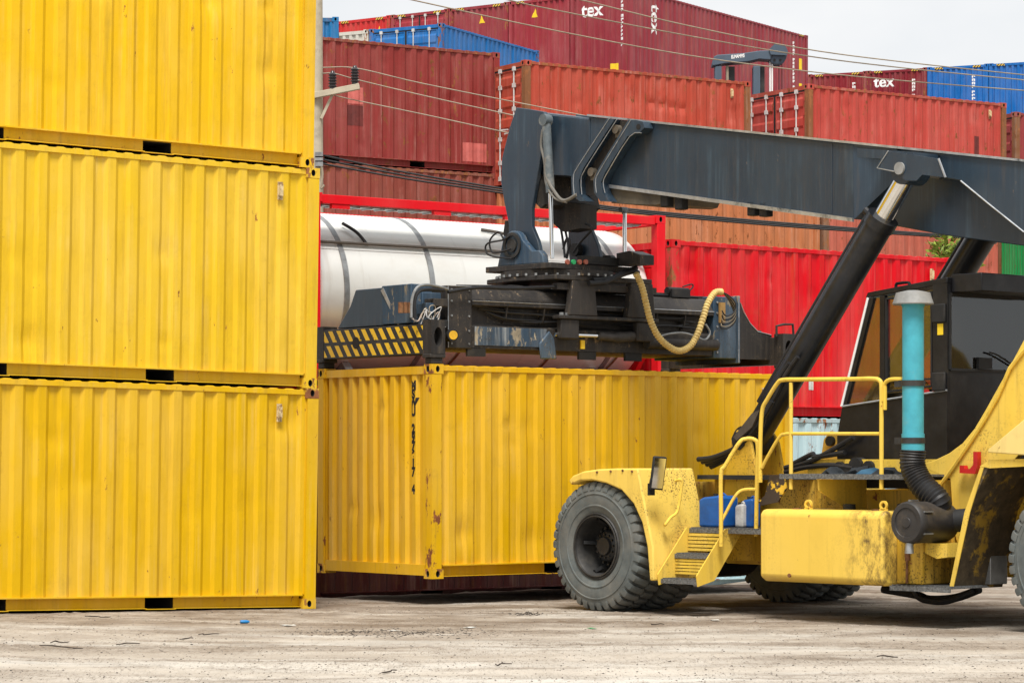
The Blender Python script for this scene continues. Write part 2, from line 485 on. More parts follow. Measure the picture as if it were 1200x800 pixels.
    def mesh(s, name, smooth=35):
        me = bpy.data.meshes.new(name)
        me.from_pydata(s.v, [], s.f)
        if any(s.mi):
            me.polygons.foreach_set('material_index', s.mi)
        bm = bmesh.new()
        bm.from_mesh(me)
        bmesh.ops.recalc_face_normals(bm, faces=bm.faces)
        bm.to_mesh(me)
        bm.free()
        finish(me, smooth)
        return me
    def obj(s, name, mats, parent=None, color=None, smooth=35, bevel=0.0, seg=2):
        return link(name, s.mesh(name, smooth), mats, parent, color, bevel, seg)

def link(name, me, mats, parent=None, color=None, bevel=0.0, seg=2):
    o = bpy.data.objects.new(name, me)
    C.objects.link(o)
    mats = mats if isinstance(mats, (list, tuple)) else [mats]
    if not me.materials:
        for q in mats:
            me.materials.append(MT[q] if isinstance(q, str) else q)
    else:
        for i, q in enumerate(mats):
            mm_ = MT[q] if isinstance(q, str) else q
            if me.materials[i] is not mm_:
                o.material_slots[i].link = 'OBJECT'
                o.material_slots[i].material = mm_
    if parent:
        o.parent = parent
    if color:
        o.color = (*color, 1)
    if bevel:
        md = o.modifiers.new('bevel', 'BEVEL')
        md.width, md.segments, md.limit_method = bevel, seg, 'ANGLE'
        md.angle_limit = radians(40)
    return o

def thing(name, label, cat, loc=(0, 0, 0), rz=0.0, group=None, ry=0.0):
    o = bpy.data.objects.new(name, None)
    o.empty_display_size = 0.2
    C.objects.link(o)
    o.location = loc
    o.rotation_euler = (0, ry, rz)
    o['label'], o['category'] = label, cat
    if group:
        o['group'] = group
    return o

def tag(o, label, cat, group=None, kind=None):
    if label:
        o['label'] = label
    if cat:
        o['category'] = cat
    if group:
        o['group'] = group
    if kind:
        o['kind'] = kind
    return o

# ------------------------------------------------------------------ photo pixel -> world, through known planes
def ray(x, y):
    return (x - 600.0) / FPX, (HZ - y) / FPX

def at_depth(x, y, Y):
    u, v_ = ray(x, y)
    return Vector((u * Y, Y, EYE + v_ * Y))

AM = radians(48.5)                                # heading of the reach stacker
MF = Vector((-cos(AM), sin(AM)))
MD = Vector((sin(AM), cos(AM)))
MO = Vector((0.96 + 2.075 * MD.x, 31.64 + 2.075 * MD.y))
def pm(x, y, L):
    """pixel on the machine's vertical plane L metres left of its centre line -> (forward, up)"""
    u, v_ = ray(x, y)
    t = (MO.dot(MD) - L) / (u * MD.x + MD.y)
    p = Vector((u * t, t))
    return ((p - MO).dot(MF), EYE + v_ * t)
def P(x, y, L):
    q = pm(x, y, L)
    return Vector((q[0], L, q[1]))
CY = radians(38.5)                                # heading of the carried container and spreader
CU, CV = Vector((cos(CY), sin(CY))), Vector((-sin(CY), cos(CY)))
CO = Vector((-0.966, 32.9))
def pc(x, y, V):
    u, v_ = ray(x, y)
    t = (CO.dot(CV) + V) / (u * CV.x + CV.y)
    p = Vector((u * t, t))
    return ((p - CO).dot(CU), EYE + v_ * t)
def S(x, y, V):
    q = pc(x, y, V)
    return Vector((q[0], V, q[1]))
def m2s(p):
    wv = MO + MF * p[0] - MD * p[1] - CO
    return Vector((wv.dot(CU), wv.dot(CV), p[2]))

def smooth01(t):
    t = max(0.0, min(1.0, t))
    return t * t * (3 - 2 * t)
def ground_z(X, Y):
    q = (Vector((X, Y)) - CO).dot(CV)
    z = -0.18 * smooth01((q - 2.5) / 1.1)
    if X < -2.31:
        z += 0.0195 * min(12.0, -2.31 - X) * (1 - smooth01((Y - 33) / 4))
    return z

# ------------------------------------------------------------------ ground
def ground_relief(x, y):
    a = noise.noise((x * 0.9, y * 0.9, 0.0))
    b = noise.noise((x * 4.1, y * 3.3, 2.0))
    c = noise.noise((x * 12.0, y * 7.0, 5.0))
    lump = max(0.0, noise.noise((x * 2.1, y * 1.6, 9.0)) - 0.12)
    return 0.010 * a + 0.006 * b + (0.007 + 0.055 * lump) * max(-0.2, c)
def build_ground():
    xs = [-900, -400, -160, -80, -45, -28, -18, -12, -9, -7] + [-5.6 + 0.045 * i for i in range(252)] + [5.9, 6.3, 7, 8, 9.5, 12, 15, 18, 24, 34, 55, 90, 160, 400, 900]
    ys = [-300, -100, -30, 0, 8, 14, 17, 19, 20.4] + [21.2 + 0.055 * i for i in range(235)] + [34.3, 34.8, 35.4, 36, 36.6, 37.2, 37.8, 38.5, 40, 44, 48, 55, 70, 90, 130, 250, 600, 1500]
    def relief(x, y):
        if not (20 < y < 42 and abs(x) < 9):
            return 0.0
        fade_ = smooth01((y - 20) / 1.0)
        return fade_ * ground_relief(x, y)
    vs = [(x, y, ground_z(x, y) + relief(x, y)) for y in ys for x in xs]
    n = len(xs)
    fs = [(j * n + i, j * n + i + 1, (j + 1) * n + i + 1, (j + 1) * n + i) for j in range(len(ys) - 1) for i in range(n - 1)]
    me = bpy.data.meshes.new('ground')
    me.from_pydata(vs, [], fs)
    finish(me, 80)
    o = link('ground', me, 'ground')
    o['kind'] = 'structure'
build_ground()

# ------------------------------------------------------------------ shipping containers
WID = 2.438
def corr_y(x, pitch, depth):
    t = (x / pitch) % 1.0
    if t < 0.34: return 0.0
    if t < 0.50: return depth * (t - 0.34) / 0.16
    if t < 0.84: return depth
    return depth * (1 - (t - 0.84) / 0.16)

def corr_breaks(x0, x1, pitch):
    out = []
    k = math.floor(x0 / pitch) - 1
    while k * pitch < x1 + pitch:
        for fr in (0.0, 0.34, 0.50, 0.84):
            x = (k + fr) * pitch
            if x0 + 1e-4 < x < x1 - 1e-4:
                out.append(x)
        k += 1
    return [x0] + out + [x1]

SP, SD, EP, ED = 0.278, 0.030, 0.222, 0.042
CACHE = {}
def cached(key, fn):
    if key not in CACHE:
        CACHE[key] = fn()
    return CACHE[key]

def panel(x0, x1, z0, z1, pitch, depth, rows, seed, dents):
    """corrugated sheet in the xz plane, outer faces at y=0, hollows towards +y"""
    rnd = random.Random(seed)
    xs = corr_breaks(x0, x1, pitch)
    zs = [z0 + (z1 - z0) * i / rows for i in range(rows + 1)]
    dl = [(rnd.uniform(x0 + .2, x1 - .2), rnd.uniform(z0 + .2, z1 - .3), rnd.uniform(0.05, 0.16), rnd.uniform(-0.006, 0.034)) for _ in range(dents)]
    if seed == 51:                                    # four kicked-in ribs side by side
        dl += [(3.36 + 0.278 * i, 1.92 - 0.02 * i, 0.085, 0.06) for i in range(4)]
    vs = []
    for z in zs:
        for x in xs:
            y = corr_y(x, pitch, depth)
            if rows > 1 and z0 < z < z1:
                y += 0.007 * noise.noise((x * 0.8 + seed * 3.1, z * 0.7, seed))
                y += 0.003 * noise.noise((x * 3.1, z * 1.3 + seed, seed * 2.0))
                for dx, dz, dr, da in dl:
                    y += da * math.exp(-((x - dx) ** 2 + (z - dz) ** 2) / (dr * dr))
            vs.append((x, y, z))
    n = len(xs)
    fs = [(j * n + i, j * n + i + 1, (j + 1) * n + i + 1, (j + 1) * n + i) for j in range(rows) for i in range(n - 1)]
    return vs, fs

def oval_face(mb, o, ax, az, w_, h_, ow, oh, dirn, depth):
    """rectangular face with an oval hole sunk into it. o = face centre, ax/az unit vectors, dirn = inward"""
    n = 16
    o, ax, az, dirn = Vector(o), Vector(ax), Vector(az), Vector(dirn)
    ring, rect, deep = [], [], []
    for i in range(n):
        t = 2 * pi * (i + 0.5) / n
        cx, cz = cos(t), sin(t)
        ring.append(o + ax * cx * ow / 2 + az * cz * oh / 2)
        k = min(w_ / 2 / max(1e-6, abs(cx)), h_ / 2 / max(1e-6, abs(cz)))
        rect.append(o + ax * cx * k + az * cz * k)
        deep.append(ring[-1] + dirn * depth)
    fs = [(i, (i + 1) % n, n + (i + 1) % n, n + i) for i in range(n)]
    mb.cur = 0
    mb.add(ring + rect, fs)
    for sx_ in (-1, 1):                               # fill the corners
        for sz_ in (-1, 1):
            cpt = o + ax * sx_ * w_ / 2 + az * sz_ * h_ / 2
            order = sorted(range(n), key=lambda i: (rect[i] - cpt).length)[:2]
            mb.add([rect[order[0]], cpt, rect[order[1]]], [(0, 1, 2)])
    mb.cur = 1  # hole lining coloured dark for the shade inside
    mb.add(ring + deep, fs + [tuple(range(n, 2 * n))])
    mb.cur = 0

def casting_mesh(sx_, sy_, top):
    """corner casting at the origin corner; extends towards +x*sx, +y*sy, up (or down when top)"""
    def mk():
        mb = MB()
        lx, ly, h = 0.178, 0.162, 0.118
        z0, z1 = (-h, 0) if top else (0, h)
        ex, ey = sx_ * lx, sy_ * ly
        # outer long face (y=0) and outer end face (x=0) carry the holes
        oval_face(mb, (ex / 2, 0, (z0 + z1) / 2), (1, 0, 0), (0, 0, 1), lx, h, 0.056, 0.08, (0, sy_, 0), 0.09)
        oval_face(mb, (0, ey / 2, (z0 + z1) / 2), (0, 1, 0), (0, 0, 1), ly, h, 0.056, 0.08, (sx_, 0, 0), 0.09)
        X, Y = ex, ey
        mb.add([(X, 0, z0), (X, Y, z0), (X, Y, z1), (X, 0, z1)], [(0, 1, 2, 3)])
        mb.add([(0, Y, z0), (X, Y, z0), (X, Y, z1), (0, Y, z1)], [(0, 1, 2, 3)])
        mb.add([(0, 0, z0), (X, 0, z0), (X, Y, z0), (0, Y, z0)], [(0, 1, 2, 3)])
        mb.add([(0, 0, z1), (X, 0, z1), (X, Y, z1), (0, Y, z1)], [(0, 1, 2, 3)])
        return mb.mesh('corner_casting', 30)
    return cached(('cast', sx_, sy_, top), mk)

def box_mesh(key, *a):
    return cached(('box',) + key + a, lambda: MB().box(*a).mesh('piece', 0))

def text_mesh(txt, size, key=None, vertical=False, bold=0.0, squeeze=1.0, spacing=1.0):
    cu = bpy.data.curves.new('lettering', 'FONT')
    cu.body = '\n'.join(txt) if vertical else txt
    cu.size = size
    cu.offset = bold
    cu.space_line = 0.78 * spacing
    cu.space_character = 1.0 if vertical else spacing
    if vertical:
        cu.align_x = 'CENTER'
    o = bpy.data.objects.new('lettering', cu)
    C.objects.link(o)
    dg = bpy.context.evaluated_depsgraph_get()
    me = bpy.data.meshes.new_from_object(o.evaluated_get(dg))
    bpy.data.objects.remove(o)
    bpy.data.curves.remove(cu)
    for vv in me.vertices:
        vv.co.x *= squeeze
    me.materials.clear()
    return me

def wrap_on(me, fx, fz, pitch, depth, lift=0.004, rot=0.0):
    """move flat lettering (xy) onto a corrugated wall: local x -> wall run, local y -> up, follow the ribs"""
    bm = bmesh.new()
    bm.from_mesh(me)
    if rot:
        bmesh.ops.rotate(bm, verts=bm.verts, cent=(0, 0, 0), matrix=Matrix.Rotation(rot, 3, 'Z'))
    bmesh.ops.translate(bm, verts=bm.verts, vec=(fx, fz, 0))
    x0 = min(v_.co.x for v_ in bm.verts); x1 = max(v_.co.x for v_ in bm.verts)
    for bx in corr_breaks(x0, x1, pitch)[1:-1]:
        bmesh.ops.bisect_plane(bm, geom=bm.verts[:] + bm.edges[:] + bm.faces[:], plane_co=(bx, 0, 0), plane_no=(1, 0, 0))
    for v_ in bm.verts:
        x, z = v_.co.x, v_.co.y
        v_.co = (x, corr_y(x, pitch, depth) - lift, z)
    bm.to_mesh(me)
    bm.free()
    me.update()
    return me

def column_mesh(w_, ztop, n, step):
    """a column of small unreadable number marks"""
    rnd = random.Random(n * 7 + int(ztop * 100))
    vs, fs = [], []
    z = ztop
    for i in range(n):
        if i in (4, n - 1):
            z -= step * 0.6
        a = w_ * rnd.uniform(0.7, 1.0)
        k = len(vs)
        h = step * 0.74
        for x0, x1, q0, q1 in ((0, a, 0.72, 1.0), (0, a * 0.4, 0, 0.72), (a * 0.6, a, rnd.choice((0, 0.4)), 0.72)):
            k = len(vs)
            vs += [(x0, z - h + h * q0, 0), (x1, z - h + h * q0, 0), (x1, z - h + h * q1, 0), (x0, z - h + h * q1, 0)]
            fs.append((k, k + 1, k + 2, k + 3))
        z -= step
    me = bpy.data.meshes.new('number_marks')
    me.from_pydata(vs, [], fs)
    return me

def rect_mesh(x0, x1, z0, z1):
    me = bpy.data.meshes.new('paint_patch')
    nx, nz = 1, 1
    me.from_pydata([(x0, z0, 0), (x1, z0, 0), (x1, z1, 0), (x0, z1, 0)], [], [(0, 1, 2, 3)])
    return me

def side_xf(me):                 # long front wall: wall run = x, outer face at y=0.028
    for v_ in me.vertices:
        v_.co.y += 0.028
    return me
def end_xf(me):                  # end wall at x=0: wall run w from the far edge (y=WID) to the near edge (y=0)
    for v_ in me.vertices:
        w_, d_, z_ = v_.co
        v_.co = (0.028 + d_, WID - w_, z_)
    return me

def container_parts(L, H, seed=0, near=False, door=False, pockets=True):
    """list of (name, mesh, material key) ; near = own dents on the visible walls"""
    ps = []
    rows, dents = (36, 16) if near else (1, 0)
    sd_ = seed if near else 0
    z0, z1 = 0.165, H - 0.072
    def side(front):
        def mk():
            vs, fs = panel(0.17, L - 0.17, z0, z1, SP, SD, rows, sd_ + (0 if front else 50), dents)
            if front:
                vs = [(x, 0.028 + y, z) for x, y, z in vs]
            else:
                vs = [(x, WID - 0.028 - y, z) for x, y, z in vs]
                fs = [f[::-1] for f in fs]
            me = bpy.data.meshes.new('side_panel')
            me.from_pydata(vs, [], fs)
            finish(me, 22)
            return me
        return cached(('side', front, L, H, sd_, rows), mk)
    def end(at0):
        def mk():
            r2 = rows if at0 else 1
            vs, fs = panel(0.15, WID - 0.15, 0.165 if at0 else z0, H - 0.11, EP, ED, r2, sd_ + 99, 4 if (near and at0) else 0)
            if at0:
                vs = [(0.028 + y, WID - x, z) for x, y, z in vs]
            else:
                vs = [(L - 0.028 - y, x, z) for x, y, z in vs]
            me = bpy.data.meshes.new('end_panel')
            me.from_pydata(vs, [], fs)
            finish(me, 22)
            return me
        return cached(('end', at0, L, H, sd_, rows), mk)
    ps.append(('side_panel', side(True), 'wall'))
    ps.append(('side_panel', side(False), 'wall'))
    if not door:
        ps.append(('end_panel', end(True), 'wall'))
    ps.append(('end_panel', end(False), 'wall'))
    for y0 in (0.02, WID - 0.08):                                   # top side rails
        ps.append(('top_rail', box_mesh(('tr',), 0.176, L - 0.176, y0, y0 + 0.06, H - 0.078, H - 0.022), 'edge'))
    for x0 in (0.02, L - 0.08):                                     # end headers
        ps.append(('header', box_mesh(('hd',), x0, x0 + 0.06, 0.16, WID - 0.16, H - 0.118, H - 0.022), 'edge'))
    # bottom side rails: an upper lip and a web that is set back, broken by the fork pockets
    pk = [(L / 2 - 1.025 - 0.18, L / 2 - 1.025 + 0.18), (L / 2 + 1.025 - 0.18, L / 2 + 1.025 + 0.18)] if (pockets and L < 7) else []
    def brail(front):
        def mk():
            mb = MB()
            def Yb(a, b_):
                return (a, b_) if front else (WID - b_, WID - a)
            mb.box(0.176, L - 0.176, *Yb(0.006, 0.105), 0.152, 0.168)
            edges = [0.176] + [q for p_ in pk for q in p_] + [L - 0.176]
            for i in range(0, len(edges), 2):
                mb.box(edges[i], edges[i + 1], *Yb(0.095, 0.103), 0.030, 0.152)
                mb.box(edges[i], edges[i + 1], *Yb(0.045, 0.103), 0.022, 0.030)
            for p_ in pk:
                mb.box(p_[0] - 0.01, p_[1] + 0.01, *Yb(0.045, 0.103), 0.014, 0.022)
            return mb.mesh('bottom_rail', 0)
        return cached(('brail', front, L), mk)
    ps.append(('bottom_rail', brail(True), 'edge'))
    ps.append(('bottom_rail', brail(False), 'edge'))
    for p_ in pk:
        def mk(p_=p_):
            mb = MB()
            x0, x1 = p_
            for a, b_ in ((x0 - 0.006, x0), (x1, x1 + 0.006)):
                mb.box(a, b_, 0.105, WID - 0.105, 0.02, 0.15)
            mb.box(x0, x1, 0.105, WID - 0.105, 0.146, 0.15)
            mb.box(x0, x1, 0.105, WID - 0.105, 0.012, 0.016)
            return mb.mesh('fork_pocket', 0)
        ps.append(('fork_pocket', cached(('pocket', p_), mk), 'dark'))  # dark lining paints the shade within the pocket
    def sill(at0):
        def mk():
            mb = MB()
            def X(a, b_):
                return (a, b_) if at0 else (L - b_, L - a)
            mb.box(*X(0.012, 0.06), 0.164, WID - 0.164, 0.035, 0.168)
            return mb.mesh('end_sill', 0)
        return cached(('sill', at0, L), mk)
    ps.append(('end_sill', sill(True), 'edge'))
    ps.append(('end_sill', sill(False), 'edge'))
    def floor_():
        mb = MB()
        xs = [0.08] + [q for p_ in pk for q in (p_[0] - 0.03, p_[1] + 0.03)] + [L - 0.08]
        mb.box(0.09, L - 0.09, 0.108, WID - 0.108, 0.153, 0.163)
        for i in range(0, len(xs), 2):
            n = max(1, int((xs[i + 1] - xs[i]) / 0.32))
            for k in range(n):
                x = xs[i] + (xs[i + 1] - xs[i]) * (k + 0.5) / n
                mb.box(x - 0.03, x + 0.03, 0.108, WID - 0.108, 0.04, 0.152)
        return mb.mesh('floor_frame', 0)
    ps.append(('floor_frame', cached(('floor', L), floor_), 'dark'))
    def post(cx, cy):
        def mk():
            mb = MB()
            x0, x1 = (0.004, 0.150) if cx == 0 else (L - 0.150, L - 0.004)
            y0, y1 = (0.004, 0.130) if cy == 0 else (WID - 0.130, WID - 0.004)
            mb.box(x0, x1, y0, y1, 0.119, H - 0.119)
            # inner return that closes the gap to the first rib
            xa, xb = (x1, 0.172) if cx == 0 else (L - 0.172, x0)
            ya, yb = (0.03, 0.075) if cy == 0 else (WID - 0.075, WID - 0.03)
            mb.box(xa, xb, ya, yb, 0.169, H - 0.08)
            ya, yb = (y1, 0.152) if cy == 0 else (WID - 0.152, y0)
            xa, xb = (0.03, 0.085) if cx == 0 else (L - 0.085, L - 0.03)
            mb.box(xa, xb, ya, yb, 0.169, H - 0.12)
            return mb.mesh('corner_post', 0)
        return cached(('post', cx, cy, L, H), mk)
    for cx in (0, 1):
        for cy in (0, 1):
            ps.append(('corner_post', post(cx, cy), 'post'))
    def roof():
        mb = MB()
        xs = corr_breaks(0.09, L - 0.09, 0.209)
        vs, fs = [], []
        for x in xs:
            z = H - 0.020 + 0.010 * (1 - corr_y(x, 0.209, 1.0))
            vs += [(x, 0.03, H - 0.03), (x, 0.034, z), (x, WID - 0.034, z), (x, WID - 0.03, H - 0.03)]
        for i in range(len(xs) - 1):
            for k in range(3):
                fs.append((4 * i + k, 4 * i + 4 + k, 4 * i + 5 + k, 4 * i + 1 + k))
        mb.add(vs, fs)
        return mb.mesh('roof', 25)
    ps.append(('roof', cached(('roof', L, H), roof), 'wall'))
    return ps

def door_parts(root, H, col, wall, edge, rodn=4):
    hw = (WID - 0.30) / 2
    for i, (ya, yb) in enumerate(((0.15, 0.15 + hw - 0.006), (0.15 + hw + 0.006, WID - 0.15))):
        def mk(ya=ya, yb=yb):
            mb = MB()
            z0, z1 = 0.175, H - 0.125
            mb.box(0.045, 0.075, ya, yb, z0, z1)
            fr = 0.055
            for a, b_, c_, d_ in ((ya, ya + fr, z0, z1), (yb - fr, yb, z0, z1), (ya + fr, yb - fr, z0, z0 + fr), (ya + fr, yb - fr, z1 - fr, z1)):
                mb.box(0.030, 0.045, a, b_, c_, d_)
            hh = (z1 - z0 - 2 * fr)
            nb = 5
            for k in range(nb):                                     # pressed horizontal ribs
                zc = z0 + fr + hh * (k + 0.5) / nb
                q = hh / nb * 0.30
                mb.prism([(0.045, zc - q), (0.022, zc - q * 0.6), (0.022, zc + q * 0.6), (0.045, zc + q)], ya + fr + 0.01, yb - fr - 0.01, 'y')
            return mb.mesh('door', 20)
        d = link('door', cached(('door', i, H), mk), wall, root, col)
        for k in range(2):
            yr = ya + (yb - ya) * (0.26 if k == 0 else 0.76)
            def mk2(yr=yr):
                mb = MB()
                mb.cyl((0.006, yr, 0.13), (0.006, yr, H - 0.09), 0.017, n=8)
                for zc in (0.16, 0.5, 1.0, 1.6, 2.1, H - 0.14):
                    mb.box(-0.014, 0.03, yr - 0.045, yr + 0.045, zc - 0.045, zc + 0.045)
                return mb.mesh('lock_rod', 30)
            link('lock_rod', cached(('rod', i, k, H), mk2), 'rodgrey', d)
            def mk3(yr=yr, s_=(1 if k == 0 else -1)):
                mb = MB()
                mb.bar((-0.012, yr, 1.12 + 0.08 * k), (-0.012, yr + s_ * 0.34, 1.10 + 0.08 * k), 0.014, 0.03)
                return mb.mesh('handle', 0)
            link('handle', cached(('hdl', i, k, H), mk3), 'rodgrey', d)
    def gk():
        mb = MB()
        y_ = WID / 2
        mb.box(0.026, 0.040, y_ - 0.030, y_ + 0.030, 0.18, H - 0.13)
        mb.box(0.026, 0.040, 0.16, WID - 0.16, H - 0.155, H - 0.126)
        return mb.mesh('gasket', 0)
    link('gasket', cached(('gasket', H), gk), 'blackmatte', root)
    for yy in (0.142, WID - 0.142):
        for zc in (0.3, 0.85, 1.4, 1.95, H - 0.32):
            link('hinge', box_mesh(('hinge',), 0.008, 0.03, yy - 0.03, yy + 0.03, zc - 0.05, zc + 0.05), edge, root, col)

def merged(L, H, door):
    """one mesh holding a whole container, for boxes deep in the stacks"""
    def mk():
        mb = MB()
        for nm, me, k in container_parts(L, H, door=False):
            if nm in ('fork_pocket',):
                continue
            mb.add([v_.co for v_ in me.vertices], [tuple(p_.vertices) for p_ in me.polygons])
        for cx in (0, 1):
            for cy in (0, 1):
                for top in (0, 1):
                    me = casting_mesh(1 if cx == 0 else -1, 1 if cy == 0 else -1, bool(top))
                    o_ = Vector((cx * L, cy * WID, H if top else 0))
                    mb.add([v_.co + o_ for v_ in me.vertices], [tuple(p_.vertices) for p_ in me.polygons])
        return mb.mesh('container_body', 22)
    return cached(('merged', L, H), mk)

L20, L40, HS, HC = 6.058, 12.192, 2.591, 2.896
def container(label, corner, z, theta, color, L=L20, H=HS, seed=0, near=False, door=False, group=None, ry=0.0, worn=False, rustpost=False, vent=False, cat='container'):
    root = thing('shipping_container', label, cat, (corner[0], corner[1], z), theta, group, ry)
    wall = 'paint_worn' if worn else 'paint'
    mk = {'wall': wall, 'edge': 'paint_worn' if worn else 'paint_edge', 'dark': 'dark', 'post': 'paint_rusty' if rustpost else ('paint_worn' if worn else 'paint_edge')}
    for nm, me, k in container_parts(L, H, seed, near, door):
        cl_ = color
        if rustpost and worn and k == 'post':
            cl_ = (0.21, 0.085, 0.034)
        if worn and nm in ('top_rail', 'header'):
            cl_ = (color[0] * 0.75 + 0.03, color[1] * 0.75 + 0.018, color[2] * 0.75 + 0.006)
        link(nm, me, 'paint_rusty' if (worn and nm == 'top_rail') else mk[k], root, cl_)
    for cx in (0, 1):
        for cy in (0, 1):
            for top in (0, 1):
                o = link('corner_casting', casting_mesh(1 if cx == 0 else -1, 1 if cy == 0 else -1, bool(top)), ['paint_rusty' if (rustpost or near) else 'paint_edge', 'dark'], root, color)
                o.location = (cx * L, cy * WID, H if top else 0)
    if door:
        door_parts(root, H, color, wall, mk['edge'])
    if vent:
        def mkv():
            mb = MB()
            mb.box(-0.033, 0.033, -0.012, 0.0, -0.105, 0.105)
            mb.box(-0.022, 0.022, -0.045, -0.012, -0.06, 0.075)
            return mb.mesh('vent', 0)
        for i, vx in enumerate((L - 0.52, )):
            o = link('vent', cached(('vent',), mkv), MT['ventp'], root)
            o.location = (vx, 0.028, H - 0.30)
    return root
MT['ventp'] = plain('flaking_vent_cover', (0.60, 0.47, 0.26), 0.7, scale=18, stain=(0.20, 0.10, 0.04), st=(0.5, 0.6))

def support(n, corner, z0, theta, colors, L, heights, label, group):
    z = z0
    for i in range(n):
        o = link('shipping_container', merged(L, heights[i], False), 'paint_worn', None, colors[i % len(colors)])
        o.location, o.rotation_euler = (corner[0], corner[1], z), (0, 0, theta)
        tag(o, label, 'container', group)
        z += heights[i]
    return z

YEL = (0.76, 0.475, 0.006)
RED_A, RED_B, RED_C = (0.235, 0.030, 0.026), (0.40, 0.058, 0.032), (0.43, 0.054, 0.040)
ORANGE, BRIGHT, MAG, BLUE, WHITE = (0.46, 0.155, 0.060), (0.60, 0.001, 0.008), (0.27, 0.028, 0.040), (0.006, 0.135, 0.40), (0.55, 0.53, 0.46)
BASE = -0.18

# --- yellow stack at the left: leans a little, its left end higher
TH = radians(34)
tilt = 0.0175
dl = Vector((cos(TH), sin(TH)))
right = Vector((-2.31, 32.16))
base = right - dl * L20 * cos(tilt)
offs = [0.0, 0.012, -0.025]
labs = ['yellow shipping container resting on the ground, lowest of the three-high stack',
        'yellow shipping container in the middle of the three-high stack',
        'yellow shipping container on top of the three-high yellow stack']
for i in range(3):
    off = base + dl * offs[i]
    colr = [(0.66, 0.395, 0.002), (0.70, 0.445, 0.014), (0.72, 0.43, 0.003)][i]
    container(labs[i], off, L20 * sin(tilt) + 0.004 + HS * cos(tilt) * i, TH, colr, near=True, seed=11 + i, ry=tilt, group='yellow containers stacked three high', vent=(i < 2))

# --- the yellow container carried by the spreader, with its numbers
cz = 0.32
cc_ = container('yellow shipping container with black numbers hanging from the spreader, rusty corner post', CO, cz, CY, (0.68, 0.39, 0.002), near=True, seed=21, vent=True)
me = text_mesh('MSWU 297617 4', 0.15, vertical=True, bold=0.009, spacing=0.9, squeeze=0.85)
link('lettering', end_xf(wrap_on(me, 9 * EP + 0.031, HS - 0.30, EP, ED)), 'ink', cc_)
me = text_mesh('MSWU 2', 0.135, vertical=True, bold=0.004)
link('lettering', side_xf(wrap_on(me, L20 - 0.50, HS - 0.60, SP, SD)), 'ink', cc_)
for ch in cc_.children:
    if ch.name.startswith('corner_post') and ch.data == CACHE.get(('post', 0, 0, L20, HS)):
        ch.material_slots[0].link = 'OBJECT'
        ch.material_slots[0].material = paint('scuffed_corner_post_paint', rust=0.85, grime=0.3, rough=0.5, fade=0.5)
        ch['label'] = 'scuffed rusty corner post'
me = rect_mesh(5.36, 5.39, HS - 0.98, HS - 0.88)
link('scuff_patch', side_xf(wrap_on(me, 0, 0, SP, SD)), 'paper', cc_)

# --- bright red container on a pale blue one
def row_corner(x, ytop, ztop):
    s_ = (HZ - ytop) / (ztop - EYE)
    Y = FPX / s_
    return Vector(((x - 600) / FPX * Y, Y))
bt = radians(38)
bc = row_corner(787, 280, HS * 2 + BASE)
container('pale blue container with rusty white top rail, under the bright red container', bc + Vector((0.0, 0.0)), BASE, bt, (0.42, 0.58, 0.62), near=True, seed=31, worn=True, rustpost=True)
br = container('bright red shipping container behind the machine cab, on a pale blue one', bc, BASE + HS, bt, BRIGHT, near=True, seed=32, vent=True)
me = text_mesh('K  2', 0.20, bold=0.004, squeeze=0.75)
link('lettering', side_xf(wrap_on(me, L20 - 0.62, HS - 0.72, SP, SD)), 'white', br)
me = rect_mesh(2.82, 2.95, 0.42, 0.55)
link('sticker', side_xf(wrap_on(me, 0, 0, SP, SD)), 'paper', br)
for ch in br.children:
    if ch.name.startswith('corner_post') and ch.data == CACHE.get(('post', 0, 0, L20, HS)):
        ch.material_slots[0].link = 'OBJECT'
        ch.material_slots[0].material = MT['paint_rusty']

# --- dark red container under the tank container, colour deepened to paint its shade
tt = radians(36)
tr_ = row_corner(780, 253, HC + HS + BASE)
tdir = Vector((cos(tt), sin(tt)))
tcn = tr_ - tdir * L20
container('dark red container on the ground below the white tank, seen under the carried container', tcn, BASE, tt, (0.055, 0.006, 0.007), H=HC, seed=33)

# --- weathered red stacks behind
def stack(corner, theta, heights, tops, below_col, below_label, L=L20, z0=BASE):
    """hidden lower boxes, then the visible ones of tops: list of kwargs"""
    nlow = len(heights) - len(tops)
    z = support(nlow, corner, z0, theta, below_col, L, heights, below_label, 'lower containers of the rear stacks') if nlow else z0
    outs = []
    for h, kw in zip(heights[nlow:], tops):
        outs.append(container(corner=corner, z=z, theta=theta, L=L, H=h, **kw))
        z += h
    return outs
LOWLAB = 'weathered red container low in the stacks behind the machine'

ta = radians(32.5)
za = HC + HS * 3
ac = row_corner(586, 62, za + BASE) - Vector((cos(ta), sin(ta))) * L20
a3, a4 = stack(ac, ta, [HC, HS, HS, HS], [
    dict(label='dull brown red container right under the dented dark red one', color=(0.235, 0.052, 0.036), near=True, seed=41, worn=True),
    dict(label='dented dark red container with pale repainted squares, behind the utility pole', color=RED_A, near=True, seed=42, worn=True, rustpost=False)],
    [RED_A, (0.22, 0.05, 0.03)], LOWLAB)
for x0, x1, q0, q1, mk_ in ((2.35, 2.72, 1.25, 1.60, 'patch_pink'), (2.34, 2.72, 0.80, 1.22, 'patch'), (5.15, 5.75, 0.22, 0.62, 'patch_pink')):
    me = rect_mesh(x0, x1, q0, q1)
    link('paint_patch', side_xf(wrap_on(me, 0, 0, SP, SD, 0.003)), 'patch_pink' if mk_ == 'patch_pink' else MT['patch'], a4)

